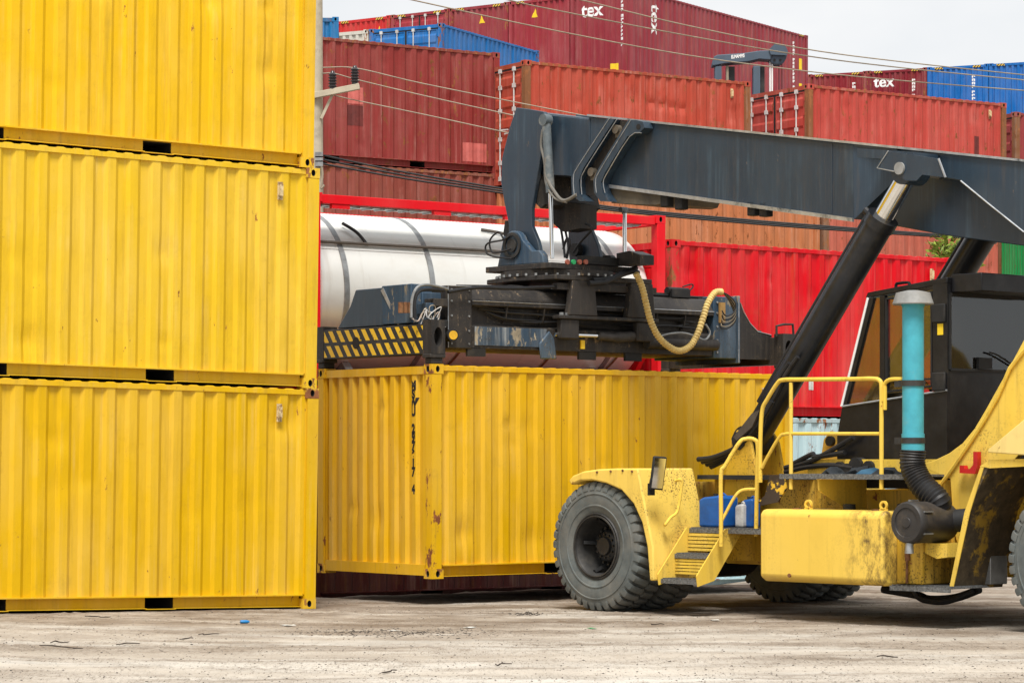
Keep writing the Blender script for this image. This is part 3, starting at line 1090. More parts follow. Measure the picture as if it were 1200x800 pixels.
tb = radians(33.5)
z4 = HS * 4
brow = [('faded orange red container with pink repainted patches, above the boom nose', (615, 70), RED_B, 51),
        ('coral red container with rusty corner posts and white door rods, above the boom', (947, 98), RED_C, 52),
        ('dark red container with pressed door ribs beside the coral red one', (1190, 131), (0.27, 0.040, 0.042), 53)]
rowtops = []
for lab, (x, y), colr, sd_ in brow:
    cn = row_corner(x, y, z4 + BASE)
    o, = stack(cn, tb, [HS] * 4, [dict(label=lab, color=colr, near=True, seed=sd_, worn=True, rustpost=True, door=True, vent=True, group='weathered red containers on the fourth tier')], [RED_A, RED_B, ORANGE], LOWLAB)
    rowtops.append(o)
for o, (x0, x1, z0, z1) in ((rowtops[0], (0.25, 0.72, 0.95, 1.35)), (rowtops[0], (3.0, 3.7, 0.85, 1.05))):
    me = rect_mesh(x0, x1, z0, z1)
    link('paint_patch', side_xf(wrap_on(me, 0, 0, SP, SD, 0.003)), 'patch_pink', o)
link('paint_patch', side_xf(wrap_on(rect_mesh(5.05, 5.22, 0.5, 1.75), 0, 0, SP, SD, 0.003)), 'patch', rowtops[1])
link('sticker', side_xf(wrap_on(rect_mesh(5.0, 5.10, 0.50, 0.72), 0, 0, SP, SD, 0.004)), 'sticker', rowtops[0])

# orange pair in front of that row, third tier
vb = Vector((-sin(tb), cos(tb)))
db = Vector((cos(tb), sin(tb)))
r0 = row_corner(615, 70, z4 + BASE) - vb * 2.62
u1 = (961 - 600) / FPX
t_end = (u1 * r0.y - r0.x) / (db.x - u1 * db.y)
e1 = r0 + db * (t_end - L20)
e2 = r0 + db * (t_end + 0.10)
o1, = stack(e1, tb, [HS] * 3, [dict(label='orange rust-streaked container below the boom, with dark square paint patch', color=ORANGE, near=True, seed=61, worn=True)], [(0.4, 0.12, 0.05)], LOWLAB)
o2, = stack(e2, tb, [HS] * 3, [dict(label='salmon red container below the boom, right of the orange one', color=(0.46, 0.11, 0.07), near=True, seed=62, worn=True, rustpost=True)], [(0.4, 0.12, 0.05)], LOWLAB)
link('paint_patch', side_xf(wrap_on(rect_mesh(3.45, 4.1, 0.70, 1.12), 0, 0, SP, SD, 0.003)), 'patch', o1)
link('sticker', side_xf(wrap_on(rect_mesh(5.68, 5.78, 0.55, 0.75), 0, 0, SP, SD, 0.004)), 'sticker', o1)
gc = Vector(((1203 - 600) / FPX * 53.0, 53.0))
g1, = stack(gc, radians(3), [HS] * 3, [dict(label='green container with rusty corner showing under the boom beside the sapling', color=(0.008, 0.30, 0.075), seed=0, worn=True, rustpost=True)], [(0.05, 0.2, 0.08)], 'weathered green container low in the stack beside the sapling')

# --- far blocks: 40 ft containers seen from their ends
def marks(root, H, L):
    for ya in (0.30, WID - 0.62):
        link('height_mark', box_mesh(('mk',), 0.012, 0.019, ya, ya + 0.32, H - 0.112, H - 0.035), 'mark', root)
    for xa in (0.30, L - 0.62):
        link('height_mark', box_mesh(('mk2',), xa, xa + 0.32, 0.012, 0.019, H - 0.078, H - 0.024), 'mark', root)

tm = radians(56)
vm, dm = Vector((-sin(tm), cos(tm))), Vector((cos(tm), sin(tm)))
zt6 = HC * 6 + BASE
far = row_corner(947, 42, zt6)
m0 = far - dm * L40
maglab = ['magenta red long container showing its ribbed side and white lettering, highest of the far block',
          'magenta red container end beside the long lettered one, with yellow sticker below',
          'magenta red container end beside the one with door rods, in the far block',
          'magenta red container with four white door rods, in the far block',
          'scarlet container end left of the magenta one with door rods']
FARLOW = 'magenta red container under the top tier of the far block'
for i in range(5):
    cn = m0 + vm * 2.47 * i
    colr = MAG if i < 4 else (0.55, 0.020, 0.022)
    o, = stack(cn, tm, [HC] * 6, [dict(label=maglab[i], color=(colr[0] * (1 + 0.06 * ((i % 2) * 2 - 1)), colr[1], colr[2]), door=(i == 3), rustpost=(i in (2, 3, 4)), group='containers on top of the far block')], [MAG], FARLOW, L=L40)
    marks(o, HC, L40)
    if i == 0:
        me = text_mesh('tex', 0.62, bold=0.012)
        link('lettering', end_xf(wrap_on(me, 0.42, HC - 0.78, EP, ED)), 'white', o)
        link('number_marks', end_xf(wrap_on(column_mesh(0.12, HC - 0.25, 12, 0.125), WID - 0.50, 0, EP, ED)), 'white', o)
        me = text_mesh('tex', 0.75, bold=0.012)
        link('lettering', side_xf(wrap_on(me, 1.25, HC - 0.35, SP, SD, rot=-pi / 2)), 'white', o)
        link('number_marks', side_xf(wrap_on(column_mesh(0.12, HC - 0.35, 12, 0.13), L40 - 1.1, 0, SP, SD)), 'white', o)
        link('sticker', end_xf(wrap_on(rect_mesh(1.52, 1.86, 0.22, 0.48), 0, 0, EP, ED)), 'sticker', o)
        link('sticker', side_xf(wrap_on(rect_mesh(L40 - 0.60, L40 - 0.42, 0.7, 1.1), 0, 0, SP, SD)), 'sticker', o)
        link('sticker', side_xf(wrap_on(rect_mesh(L40 - 0.60, L40 - 0.42, 1.6, 2.0), 0, 0, SP, SD)), 'sticker', o)
    elif i in (1, 2, 4):
        me = bpy.data.meshes.new('sticker')
        x_, z_ = (0.62 + 0.3 * i % 1.5), HC - 0.62
        me.from_pydata([(x_, z_, 0), (x_ + 0.24, z_, 0), (x_ + 0.12, z_ + 0.30, 0)], [], [(0, 1, 2)])
        link('sticker', end_xf(wrap_on(me, 0, 0, EP, ED)), 'sticker', o)
        link('sticker', end_xf(wrap_on(rect_mesh(1.52, 1.80, 0.25, 0.46), 0, 0, EP, ED)), 'sticker', o)

# blue twenty-foot container and a dirty white one in front of that block, small blue one nearer
tbl = radians(62)
vbl = Vector((-sin(tbl), cos(tbl)))
b0 = row_corner(518, 27, HC * 5 + BASE)
stack(b0, tbl, [HC] * 5, [dict(label='blue container with white door rods, high behind the dented dark red one', color=BLUE, door=True, rustpost=True, worn=False)], [MAG, BLUE], 'blue container low in the stack behind the dented dark red one')
stack(b0 + vbl * 2.47, tbl, [HC] * 5, [dict(label='dirty white container end beside the blue one with door rods', color=WHITE, rustpost=True)], [WHITE], 'dirty white container low in the stack behind the dented dark red one')
sb_r = row_corner(397, 20, HS * 5 + BASE)
tsb = radians(93)
stack(sb_r, tsb, [HS] * 5, [dict(label='small blue container end beside the top yellow container', color=(0.006, 0.15, 0.36), worn=True)], [BLUE], 'blue container low in the stack beside the utility pole')
# far right block
trb = radians(66)
vr = Vector((-sin(trb), cos(trb)))
r00 = row_corner(1086, 79, zt6)
for i, (lab, colr) in enumerate((('maroon container end with white lettering, beside the far blue ones', (0.20, 0.016, 0.026)),
                                 ('maroon container end left of the lettered one, behind the coral red container', (0.23, 0.020, 0.028)))):
    o, = stack(r00 + vr * 2.44 * i, trb, [HC] * 6, [dict(label=lab, color=colr, rustpost=True, group='containers on top of the far right block')], [MAG], 'maroon container under the top tier of the far right block', L=L40)
    marks(o, HC, L40)
    me = text_mesh('tex', 0.62, bold=0.012)
    link('lettering', end_xf(wrap_on(me, 0.28 if i == 0 else 0.9, HC - 0.66 if i == 0 else HC - 1.1, EP, ED)), 'white', o)
    link('number_marks', end_xf(wrap_on(column_mesh(0.12, HC - 0.42, 12, 0.13), WID - 0.6, 0, EP, ED)), 'white', o)
for i, lab in enumerate(('bright blue container end beside the lettered maroon one', 'bright blue container end next to another blue one, farthest from the maroon ones')):
    o, = stack(r00 - vr * (2.46 * (i + 1)), trb, [HC] * 6, [dict(label=lab, color=(0.004, 0.125, 0.42), group='containers on top of the far right block')], [BLUE], 'bright blue container under the top tier of the far right block', L=L40)
    marks(o, HC, L40)
    link('number_marks', end_xf(wrap_on(column_mesh(0.12, HC - 0.42, 12, 0.13), WID - 0.66, 0, EP, ED)), 'white', o)

# ------------------------------------------------------------------ tank container
def build_tank():
    z0 = BASE + HC + 0.002
    H = HS
    R = thing('tank_container', 'white cladded tank in a red frame behind the spreader', 'tank container', (tcn.x, tcn.y, z0), tt)
    zc, r = 1.30, 1.13
    yc = WID / 2
    prof = []
    for i in range(9):
        t = i / 8 * pi / 2
        prof.append((r * sin(t) if i else 0.001, 0.24 - 0.16 * cos(t)))
    prof2 = [(a, L20 - h) for a, h in prof][::-1]
    MB().lathe(prof + prof2, (0, yc, zc), 'x', 72).obj('tank_shell', 'tank', R, smooth=30)
    for xb in (0.20 + 0.42, 2.02, 5.30):
        MB().lathe([(r + 0.004, xb - 0.045), (r + 0.012, xb - 0.04), (r + 0.012, xb + 0.04), (r + 0.004, xb + 0.045)], (0, yc, zc), 'x', 72).obj('band', 'steel', R)
    # end frames
    for x0 in (0.0, L20 - 0.15):
        mb = MB()
        for y0 in (0.0, WID - 0.15):
            mb.box(x0, x0 + 0.15, y0, y0 + 0.15, 0.12, H - 0.12)
        mb.box(x0 + 0.02, x0 + 0.13, 0.15, WID - 0.15, 0.02, 0.16)
        mb.box(x0 + 0.02, x0 + 0.13, 0.15, WID - 0.15, H - 0.14, H - 0.02)
        mb.box(x0 + 0.03, x0 + 0.12, 0.15, WID - 0.15, H - 0.75, H - 0.66)
        for sy, y0 in ((1, 0.15), (-1, WID - 0.15)):
            mb.bar((x0 + 0.075, y0, 0.9), (x0 + 0.075, y0 + sy * 0.65, 0.16), 0.09, 0.09)
        mb.obj('end_frame', 'tankred', R, bevel=0.008)
    for y0 in (0.02, WID - 0.11):
        MB().box(0.178, L20 - 0.178, y0, y0 + 0.09, H - 0.14, H - 0.02).obj('top_rail', 'tankred', R, bevel=0.006)
        MB().box(0.178, L20 - 0.178, y0, y0 + 0.09, 0.02, 0.15).obj('bottom_rail', 'tankred', R, bevel=0.006)
    for cx in (0, 1):
        for cy in (0, 1):
            for top in (0, 1):
                o = link('corner_casting', casting_mesh(1 if cx == 0 else -1, 1 if cy == 0 else -1, bool(top)), [MT['tankred'], 'dark'], R)
                o.location = (cx * L20, cy * WID, H if top else 0)
    # walkway hung under the front top rail, ribbed cladding seam, lifting straps
    mb = MB()
    mb.box(0.2, 5.7, 0.12, 0.36, H - 0.155, H - 0.125)
    for k in range(28):
        mb.box(0.22 + k * 0.2, 0.25 + k * 0.2, 0.12, 0.36, H - 0.17, H - 0.155)
    mb.obj('walkway', 'steel', R)
    for x in (0.35, 2.0, 3.2, 4.3):
        MB().box(x, x + 0.28, 0.03, 0.10, H - 0.20, H - 0.142).obj('walkway_bracket', 'tankred', R)
    # ribbed upper cladding
    mb = MB()
    n = 190
    vs, fs = [], []
    for i in range(n + 1):
        x = 0.30 + (L20 - 0.6) * i / n
        rr = r + 0.006 + (0.004 if i % 2 else 0)
        for k in range(7):
            a = radians(100 + 50 * k / 6)
            vs.append((x, yc + rr * cos(a), zc + rr * sin(a)))
    for i in range(n):
        for k in range(6):
            fs.append((i * 7 + k, i * 7 + k + 1, i * 7 + 8 + k, i * 7 + 7 + k))
    mb.add(vs, fs)
    mb.obj('ribbed_cladding', 'tank', R, smooth=20)
    # drain hose along the shoulder with a bend, and its stay
    a = radians(146)
    yy, zz = yc + (r + 0.05) * cos(a), zc + (r + 0.05) * sin(a)
    a2 = radians(128)
    y2, z2 = yc + (r + 0.05) * cos(a2), zc + (r + 0.05) * sin(a2)
    MB().tube([(0.3, yy, zz), (1.5, yy, zz), (3.0, yy, zz), (3.55, yy, zz), (3.72, (yy + y2) / 2 - .02, (zz + z2) / 2), (3.55, y2, z2), (3.2, y2 + .12, z2 + .06)], 0.022, 8, 6).obj('drain_hose', plain('grey_brown_hose', (0.10, 0.085, 0.07), 0.6), R)
    MB().tube([(1.05, yy + 0.02, zz), (0.95, (yy + y2) / 2, (zz + z2) / 2 + .03), (0.80, y2, z2 + .02)], 0.022, 8, 5).obj('drain_hose', 'hose_black', R)
    # round prohibition signs and dark slanted marks low on the shell
    for xs_ in (3.98, ):
        mb = MB()
        for k in range(24):
            t0, t1 = 2 * pi * k / 24, 2 * pi * (k + 1) / 24
            q = []
            for t_, rr_ in ((t0, 0.11), (t1, 0.11), (t1, 0.14), (t0, 0.14)):
                ang = radians(205) + sin(t_) * rr_ / r
                q.append((xs_ + cos(t_) * rr_, yc + (r + 0.006) * cos(ang), zc + (r + 0.006) * sin(ang)))
            mb.add(q, [(0, 1, 2, 3)])
        mb.obj('round_sign', 'red', R)
    # straps in dark red round the lower shell
    for xb in (2.75, 4.35, 5.55):
        vs, fs = [], []
        for k in range(10):
            a = radians(198 + 40 * k / 9)
            xx = xb - 0.018 * k
            for dx in (-0.022, 0.022):
                vs.append((xx + dx, yc + (r + 0.013) * cos(a), zc + (r + 0.013) * sin(a)))
        for k in range(9):
            fs.append((2 * k, 2 * k + 1, 2 * k + 3, 2 * k + 2))
        MB().add(vs, fs).obj('strap', 'rust', R)
    # cradle under the shell
    for x in (0.9, L20 - 0.9):
        mb = MB()
        pts = [(0.35, 0.16)] + [(yc + (r + 0.01) * cos(radians(a_)), zc + (r + 0.01) * sin(radians(a_))) for a_ in range(235, 310, 10)] + [(WID - 0.35, 0.16)]
        mb.prism(pts, x - 0.06, x + 0.06, 'x')
        mb.obj('cradle', 'steel', R)
    MB().cyl((L20 - 0.55, 0.35, 1.95), (L20 - 0.25, 0.1, 1.93), 0.035, n=10).obj('valve_pipe', 'steel', R)
build_tank()

# ------------------------------------------------------------------ reach stacker
def rz_from(v2):
    return math.atan2(v2.y, v2.x)
RS = thing('reach_stacker', 'yellow reach stacker with dark blue boom carrying the yellow container', 'reach stacker', (MO.x, MO.y, 0), rz_from(MF))

TR, TW = 0.765, 0.50
def tyre_mesh(w_):
    def mk():
        mb = MB()
        h = w_ / 2
        prof = [(0.365, -h * 0.80), (0.40, -h * 0.92), (0.47, -h * 0.99), (0.55, -h * 1.02), (0.63, -h * 0.99), (0.685, -h * 0.94), (0.705, -h * 0.85), (0.718, -h * 0.45), (0.722, 0)]
        full = prof + [(r, -y) for r, y in prof[-2::-1]]
        mb.lathe(full, n=96)
        # moulded ring on the side walls
        for s_ in (-1, 1):
            mb.lathe([(0.462, s_ * h * 0.985), (0.468, s_ * (h * 0.99 + 0.008)), (0.480, s_ * (h * 0.995 + 0.008)), (0.486, s_ * h * 0.995)], n=64)
            mb.lathe([(0.600, s_ * h * 1.00), (0.606, s_ * (h * 1.00 + 0.008)), (0.616, s_ * (h * 1.00 + 0.007)), (0.622, s_ * h * 0.99)], n=64)
        NL = 38
        for side in (-1, 1):
            for k in range(NL):
                a0 = 2 * pi * (k + (0.5 if side > 0 else 0)) / NL
                da = 2 * pi / NL * 0.66
                cs = [(0.652, h * 1.000), (0.685, h * 0.99), (0.738, h * 0.92), (0.757, h * 0.80), (0.765, h * 0.40), (0.765, h * 0.06), (0.70, h * 0.06), (0.66, h * 0.8)]
                vs = []
                for j, (fa, skew) in enumerate(((0.0, 0), (0.25, 0), (0.75, 0), (1.0, 0))):
                    for r, y in cs:
                        tw = 0.10 * (1 - y / h)
                        a = a0 + da * fa + side * tw
                        rr = r - (0.010 if j in (0, 3) and r > 0.70 else 0)
                        vs.append((rr * cos(a), side * y, rr * sin(a)))
                n = len(cs)
                fs = []
                for j in range(3):
                    for q in range(n):
                        fs.append((j * n + q, j * n + (q + 1) % n, (j + 1) * n + (q + 1) % n, (j + 1) * n + q))
                fs += [tuple(range(n)), tuple(range(3 * n, 4 * n))]
                mb.add(vs, fs)
        return mb.mesh('tyre', 32)
    return cached(('tyre', w_), mk)

def rim_mesh():
    def mk():
        mb = MB()
        mb.lathe([(0.380, 0.205), (0.390, 0.225), (0.378, 0.242), (0.362, 0.234), (0.338, 0.200), (0.332, 0.10), (0.326, -0.05), (0.280, -0.12), (0.320, -0.20), (0.385, -0.215)], n=48)
        mb.lathe([(0.360, 0.238), (0.356, 0.250), (0.344, 0.250), (0.340, 0.228)], n=48)
        return mb.mesh('rim', 40)
    return cached(('rim',), mk)

def hub_mesh():
    def mk():
        mb = MB()
        mb.lathe([(0.325, -0.10), (0.240, -0.05), (0.232, -0.02), (0.200, -0.015), (0.188, 0.01), (0.175, 0.06), (0.160, 0.075), (0.110, 0.085), (0.100, 0.12), (0.0005, 0.125)], n=40)
        for k in range(16):
            a = 2 * pi * k / 16
            c_ = Vector((0.216 * cos(a), -0.02, 0.216 * sin(a)))
            mb.cyl(c_, c_ + Vector((0, 0.045, 0)), 0.018, n=6)
        for k in range(12):
            a = 2 * pi * (k + .5) / 12
            c_ = Vector((0.135 * cos(a), 0.07, 0.135 * sin(a)))
            mb.cyl(c_, c_ + Vector((0, 0.03, 0)), 0.013, n=6)
        for k in range(5):
            a = 2 * pi * k / 5 + 0.4
            mb.bar((0.24 * cos(a), -0.02, 0.24 * sin(a)), (0.325 * cos(a), 0.13, 0.325 * sin(a)), 0.05, 0.04)
        return mb.mesh('wheel', 35)
    return cached(('hub',), mk)

def wheel(x, y_out, side, w_=TW, spin=0.0):
    """outer face at y_out; side=+1 faces +y"""
    h = link('wheel', hub_mesh(), 'hub', RS)
    h.location = (x, y_out - side * w_ / 2, TR - 0.012)
    h.rotation_euler = (0, spin, 0 if side > 0 else pi)
    link('tyre', tyre_mesh(w_), 'tyre', h)
    link('rim', rim_mesh(), 'rim', h)
    return h
for side in (1, -1):
    wheel(0, side * 2.075, side, spin=0.3)
    wheel(0, side * 1.49, side, spin=1.1)
RX = -6.33
wl_ = wheel(RX, 1.575, 1, 0.46, 0.15)
wheel(RX, -1.575, -1, 0.46, 0.5)
# raised letters on the rear tyre wall
me = text_mesh('LINGLONG', 0.085, bold=0.003, spacing=1.15)
bm = bmesh.new(); bm.from_mesh(me)
bmesh.ops.triangulate(bm, faces=bm.faces)
for v_ in bm.verts:
    a = radians(205) - v_.co.x / 0.53
    rr = 0.49 + v_.co.y
    v_.co = (rr * cos(a), 0.2365, rr * sin(a))
bm.to_mesh(me); bm.free()
lt = link('tyre_lettering', me, 'capgrey', wl_)

MB().cyl((0, 0.95, 0.74), (0, -0.95, 0.74), 0.24, n=20).cyl((0, 0.35, 0.74), (0, -0.35, 0.74), 0.40, n=20).obj('front_axle', 'hub', RS)
MB().box(RX - 0.18, RX + 0.18, -1.1, 1.1, 0.55, 0.92).obj('rear_axle', 'hub', RS, bevel=0.03)

def pl(pts, L):
    return [pm(x, y, L) for x, y in pts]

# chassis: two long side beams with cross plates
for s_ in (1, -1):
    mb = MB()
    mb.prism([(1.05, 0.75), (1.05, 1.30), (-2.2, 1.42), (-4.4, 1.42), (-4.6, 1.62), (-5.5, 1.70), (-8.2, 1.75), (-8.2, 0.98), (-5.0, 0.98), (-4.4, 0.55), (-0.9, 0.55), (-0.6, 0.75)], s_ * 0.72, s_ * 0.80)
    mb.obj('chassis_beam', 'machine_dirty', RS)
MB().box(0.95, 1.03, -0.72, 0.72, 0.75, 1.28).box(-2.3, -2.2, -0.72, 0.72, 0.6, 1.40).box(-4.4, -4.3, -0.72, 0.72, 0.6, 1.40).box(-8.19, -8.1, -0.72, 0.72, 1.0, 1.74).obj('cross_plate', 'machine_dirty', RS)
MB().box(0.9, -8.1, -0.71, 0.71, 1.30, 1.34).obj('deck_plate', 'machine_dirty', RS)
MB().box(-1.2, -4.2, -0.6, 0.6, 0.62, 1.2).obj('transmission', 'hub', RS, bevel=0.08)

# front fender, near side: curved mudguard over the double wheel
fo = [(666, 563), (671, 557), (683, 552), (700, 549.5), (722, 548.5), (747, 548.5), (765, 640), (766, 680)]
fi = [(761, 680), (758, 640), (752, 612), (742, 590), (728, 574), (710, 566), (694, 562.5), (680, 563), (669, 568)]
fend = pl(fo + fi, 2.10)
mb = MB()
mb.prism(fend, 1.20, 2.10)
mb.obj('fender', paint('chipped_lit_fender_paint', rust=0.10, grime=0.38, rough=0.36, fade=0.3, speck=0.9, streak=0.15, color=(0.80, 0.56, 0.105), grimec=(0.17, 0.10, 0.035)), RS, bevel=0.02, seg=3)  # grime and specks; strong light on this fender is put into the paler yellow
MB().prism(fend, -2.10, -1.20).obj('fender', 'machine', RS, bevel=0.012)
# bracket of the mudguard to the axle beam
MB().box(-0.7, -0.55, 0.80, 1.2, 1.2, 1.5).box(0.0, 0.1, 0.8, 1.2, 1.38, 1.46).obj('fender_bracket', 'machine_dirty', RS)
for x, y in ((700, 553), (716, 552), (730, 551), (741, 552)):
    q = pm(x, y, 2.10)
    MB().cyl((q[0], 2.10, q[1]), (q[0], 2.112, q[1]), 0.014, n=8).obj('fender_bolt', 'rust', RS)
# grab handle on the back of the fender
fx = pm(765, 600, 2.10)[0] - 0.0
def PF(x, y, Fv):
    u, v_ = ray(x, y)
    t = (MO.dot(MF) + Fv) / (u * MF.x + MF.y)
    p = Vector((u * t, t))
    return Vector((Fv, -((p - MO).dot(MD)), EYE + v_ * t))
Fr = pm(765, 640, 2.10)[0]
MB().tube([PF(791, 563, Fr - 0.0), PF(798, 562, Fr - 0.07), PF(799, 568, Fr - 0.08), PF(794, 598, Fr - 0.08), PF(786, 606, Fr - 0.08), PF(780, 614, Fr - 0.08), PF(779, 615, Fr)], 0.018, 8, 4).obj('grab_handle', 'machine', RS)
# mirror on the fender
mc = PF(771, 554, Fr - 0.10)
mb = MB()
mb.box(-0.02, 0.02, -0.085, 0.085, -0.19, 0.19)
mr_ = mb.obj('mirror', 'blackmatte', RS, bevel=0.018)
mr_.location, mr_.rotation_euler = mc, (0.08, -0.12, -0.35)
g_ = MB().box(-0.024, -0.021, -0.068, 0.068, -0.17, 0.17).obj('mirror_glass', 'mirror', mr_)
MB().tube([PF(762, 572, Fr), PF(762, 566, Fr - 0.06), PF(765, 556, Fr - 0.07), mc + Vector((0.02, 0.02, 0))], 0.014, 8, 4).box(Fr - 0.03, Fr - 0.002, PF(762, 572, Fr).y - 0.045, PF(762, 572, Fr).y + 0.045, PF(762, 577, Fr).z - 0.03, PF(762, 566, Fr).z).obj('mirror_arm', 'blackmatte', RS)

# steps between fender and fuel tank: climb towards the centre line
def tread(name, zc, y0, y1, x0, x1):
    mb = MB()
    mb.box(x0, x1, y0, y1, zc - 0.012, zc)
    mb.box(x0, x1, y1 - 0.008, y1, zc - 0.05, zc - 0.012)
    n = int((x1 - x0) / 0.06)
    for k in range(n):                            # serrated bars
        xx = x0 + (k + 0.5) * (x1 - x0) / n
        mb.box(xx - 0.008, xx + 0.008, y0 + 0.005, y1 - 0.005, zc, zc + 0.012)
    return mb.obj(name, 'grating', RS)
sx0, sx1 = -1.62, -1.03
tread('step_tread', 0.41, 1.80, 2.02, sx0, sx1)
tread('step_tread', 0.69, 1.60, 1.80, sx0, sx1)
tread('landing', 0.975, 0.82, 1.56, -2.28, -1.02)
for x0 in (sx1 + 0.005, sx0 - 0.02):
    mb = MB()
    mb.prism([(2.04, 0.34), (2.06, 0.46), (1.60, 0.98), (1.36, 0.98), (1.36, 0.90), (1.78, 0.40)], x0, x0 + 0.014, 'x')
    mb.obj('step_side', 'machine', RS)
for z0, z1, y in ((0.46, 0.64, 1.79), (0.72, 0.93, 1.585)):
    mb = MB()
    for k in range(5):
        mb.box(sx0, sx1, y - 0.01, y, z0 + (z1 - z0) * k / 5, z0 + (z1 - z0) * (k + 0.7) / 5)
    mb.obj('step_riser', 'machine', RS)
# hand rails at the steps: front hoop and rear hoop
def PX(x, y, L):
    return P(x, y, L)
MB().tube([PX(845, 640, 1.75), PX(845, 600, 1.75), PX(845, 555, 1.75), PX(850, 545, 1.72), PX(866, 519, 1.62), PX(874, 514, 1.56), PX(884, 515, 1.50), PX(888, 524, 1.48), PX(887, 570, 1.48), PX(886, 628, 1.48)], 0.024, 10, 5).obj('hand_rail', 'machine', RS)
MB().tube([PX(845, 611, 1.75), PX(850, 602, 1.7), PX(861, 582, 1.62), PX(870, 574, 1.56), PX(886, 573, 1.49)], 0.019, 8, 5).obj('hand_rail', 'machine', RS)

# platform over the fuel tank with guard rails
px0, px1 = -4.42, -2.50
mb = MB()
mb.box(px0, px1, 0.84, 1.64, 1.575, 1.60)
mb.box(px0, px1, 1.615, 1.64, 1.545, 1.575)
mb.obj('platform', 'grating', RS)
MB().box(px0, px1 + 0.3, 0.81, 0.85, 1.60, 1.76).obj('toe_board', 'machine', RS)
for x0 in (-4.40, -3.05):
    mb = MB()
    mb.prism([(1.60, 1.54), (0.82, 1.54), (0.82, 1.15), (1.0, 1.15), (1.60, 1.42)], x0, x0 + 0.012, 'x')
    mb.obj('platform_bracket', 'machine', RS)
gr = [PX(925, 575, 1.6), PX(925, 447, 1.6)]
MB().tube([PX(891, 565, 1.6), PX(891, 520, 1.6), PX(893, 482, 1.6), PX(899, 468, 1.6), PX(911, 449, 1.6), PX(918, 445, 1.6), PX(940, 444.5, 1.6), PX(1000, 444, 1.6), PX(1022, 443.5, 1.6), PX(1031, 446, 1.6), PX(1033, 456, 1.6), PX(1033, 500, 1.6), PX(1033, 573, 1.6)], 0.024, 10, 4).obj('guard_rail', 'machine', RS)
MB().tube([PX(927, 573, 1.6), PX(927, 500, 1.6), PX(927, 448, 1.6)], 0.022, 10, 1).obj('guard_rail', 'machine', RS)
MB().tube([PX(893, 548, 1.6), PX(898, 538, 1.6), PX(912, 514, 1.6), PX(920, 508.5, 1.6), PX(940, 508, 1.6), PX(1031, 508, 1.6)], 0.020, 10, 4).obj('guard_rail', 'machine', RS)
MB().tube([PX(1035, 470, 1.6), PX(1036, 452, 1.6), PX(1042, 445, 1.6), PX(1056, 444, 1.6), PX(1066, 444.5, 1.45)], 0.022, 10, 4).tube([PX(1037, 480, 1.6), PX(1037, 452, 1.6)], 0.022, 8, 1).obj('guard_rail', 'machine', RS)
# flaking stair-side plate by the tank
MB().prism(pl([(903, 556), (919, 556), (922, 572), (912, 588), (893, 592), (889, 588), (897, 580)], 1.45), 1.44, 1.46).obj('flaking_plate', paint('flaking_yellow_paint', rust=0.3, grime=0.4, color=(0.80, 0.50, 0.045), flake=1.5), RS)

# fuel tank
def stain_paint():
    """tank paint with the spill that ran down from the filler at its rear end"""
    m = paint('oil_stained_tank_paint', rust=0.02, grime=0.30, rough=0.36, fade=0.3, speck=0.12, color=(0.79, 0.54, 0.090), grimec=(0.30, 0.18, 0.045))
    nt = m.node_tree
    b = nt.nodes['Principled BSDF']
    src = b.inputs['Base Color'].links[0].from_socket
    tc = add(nt, 'ShaderNodeTexCoord')
    sx = add(nt, 'ShaderNodeSeparateXYZ')
    nt.links.new(tc.outputs['Object'], sx.inputs[0])
    mr = add(nt, 'ShaderNodeMapRange', i_1=-3.55, i_2=-3.95, i_3=0.0, i_4=1.0)
    nt.links.new(sx.outputs[0], mr.inputs[0])
    n = noise_n(nt, tc.outputs['Object'], 6.0, 8, 0.8, (1, 1, 0.5))
    col = mixc(nt, mul(nt, mr.outputs[0], ramp(nt, n, 0.44, 0.60).outputs[0]), src, (0.15, 0.095, 0.035))
    nt.links.new(col, b.inputs['Base Color'])
    return m
xa, xb_ = pm(890, 640, 1.86)[0], pm(1035, 640, 1.86)[0]
mb = MB()
zt, zb = 1.215, 0.425
mb.prism([(1.86, zb + 0.05), (1.86, zt - 0.05), (1.81, zt), (1.02, zt), (0.92, zt - 0.1), (0.92, zb), (1.78, zb)], xb_, xa, 'x')
mb.obj('fuel_tank', stain_paint(), RS, bevel=0.035, seg=3)
MB().prism([(-1.86, zb + 0.05), (-1.86, zt - 0.05), (-1.81, zt), (-1.02, zt), (-0.92, zt - 0.1), (-0.92, zb), (-1.78, zb)], xb_, xa, 'x').obj('light_blocking_tank', 'machine', RS, bevel=0.035, seg=3)  # unseen mirrored tank, added to block light under the machine
for xx in (-2.95, -4.02):
    mb = MB()
    mb.lathe([(0.030, -0.012), (0.052, -0.012), (0.052, 0.012), (0.030, 0.012), (0.030, -0.012)], (xx, 1.66, zt + 0.055), 'y', 18)
    mb.box(xx - 0.05, xx + 0.05, 1.648, 1.672, zt - 0.002, zt + 0.02)
    mb.obj('lifting_eye', 'machine', RS)
MB().cyl((-4.05, 1.45, zt + 0.04), (-4.22, 1.45, zt + 0.04), 0.035, n=12).obj('filler_pipe', 'blackmatte', RS)
for xx in (xa - 0.32, xb_ + 0.32):
    MB().cyl((xx, 1.60, zt), (xx, 1.60, zt + 0.012), 0.05, n=14).obj('tank_boss', 'rust', RS)
MB().cyl((xa - 0.9, 1.4, zt), (xa - 0.9, 1.4, zt + 0.06), 0.07, n=18).obj('filler_cap', 'blackmatte', RS)
MB().cyl((xa - 0.45, 1.86, 0.50), (xa - 0.45, 1.875, 0.50), 0.022, n=8).obj('drain_plug', 'rust', RS)
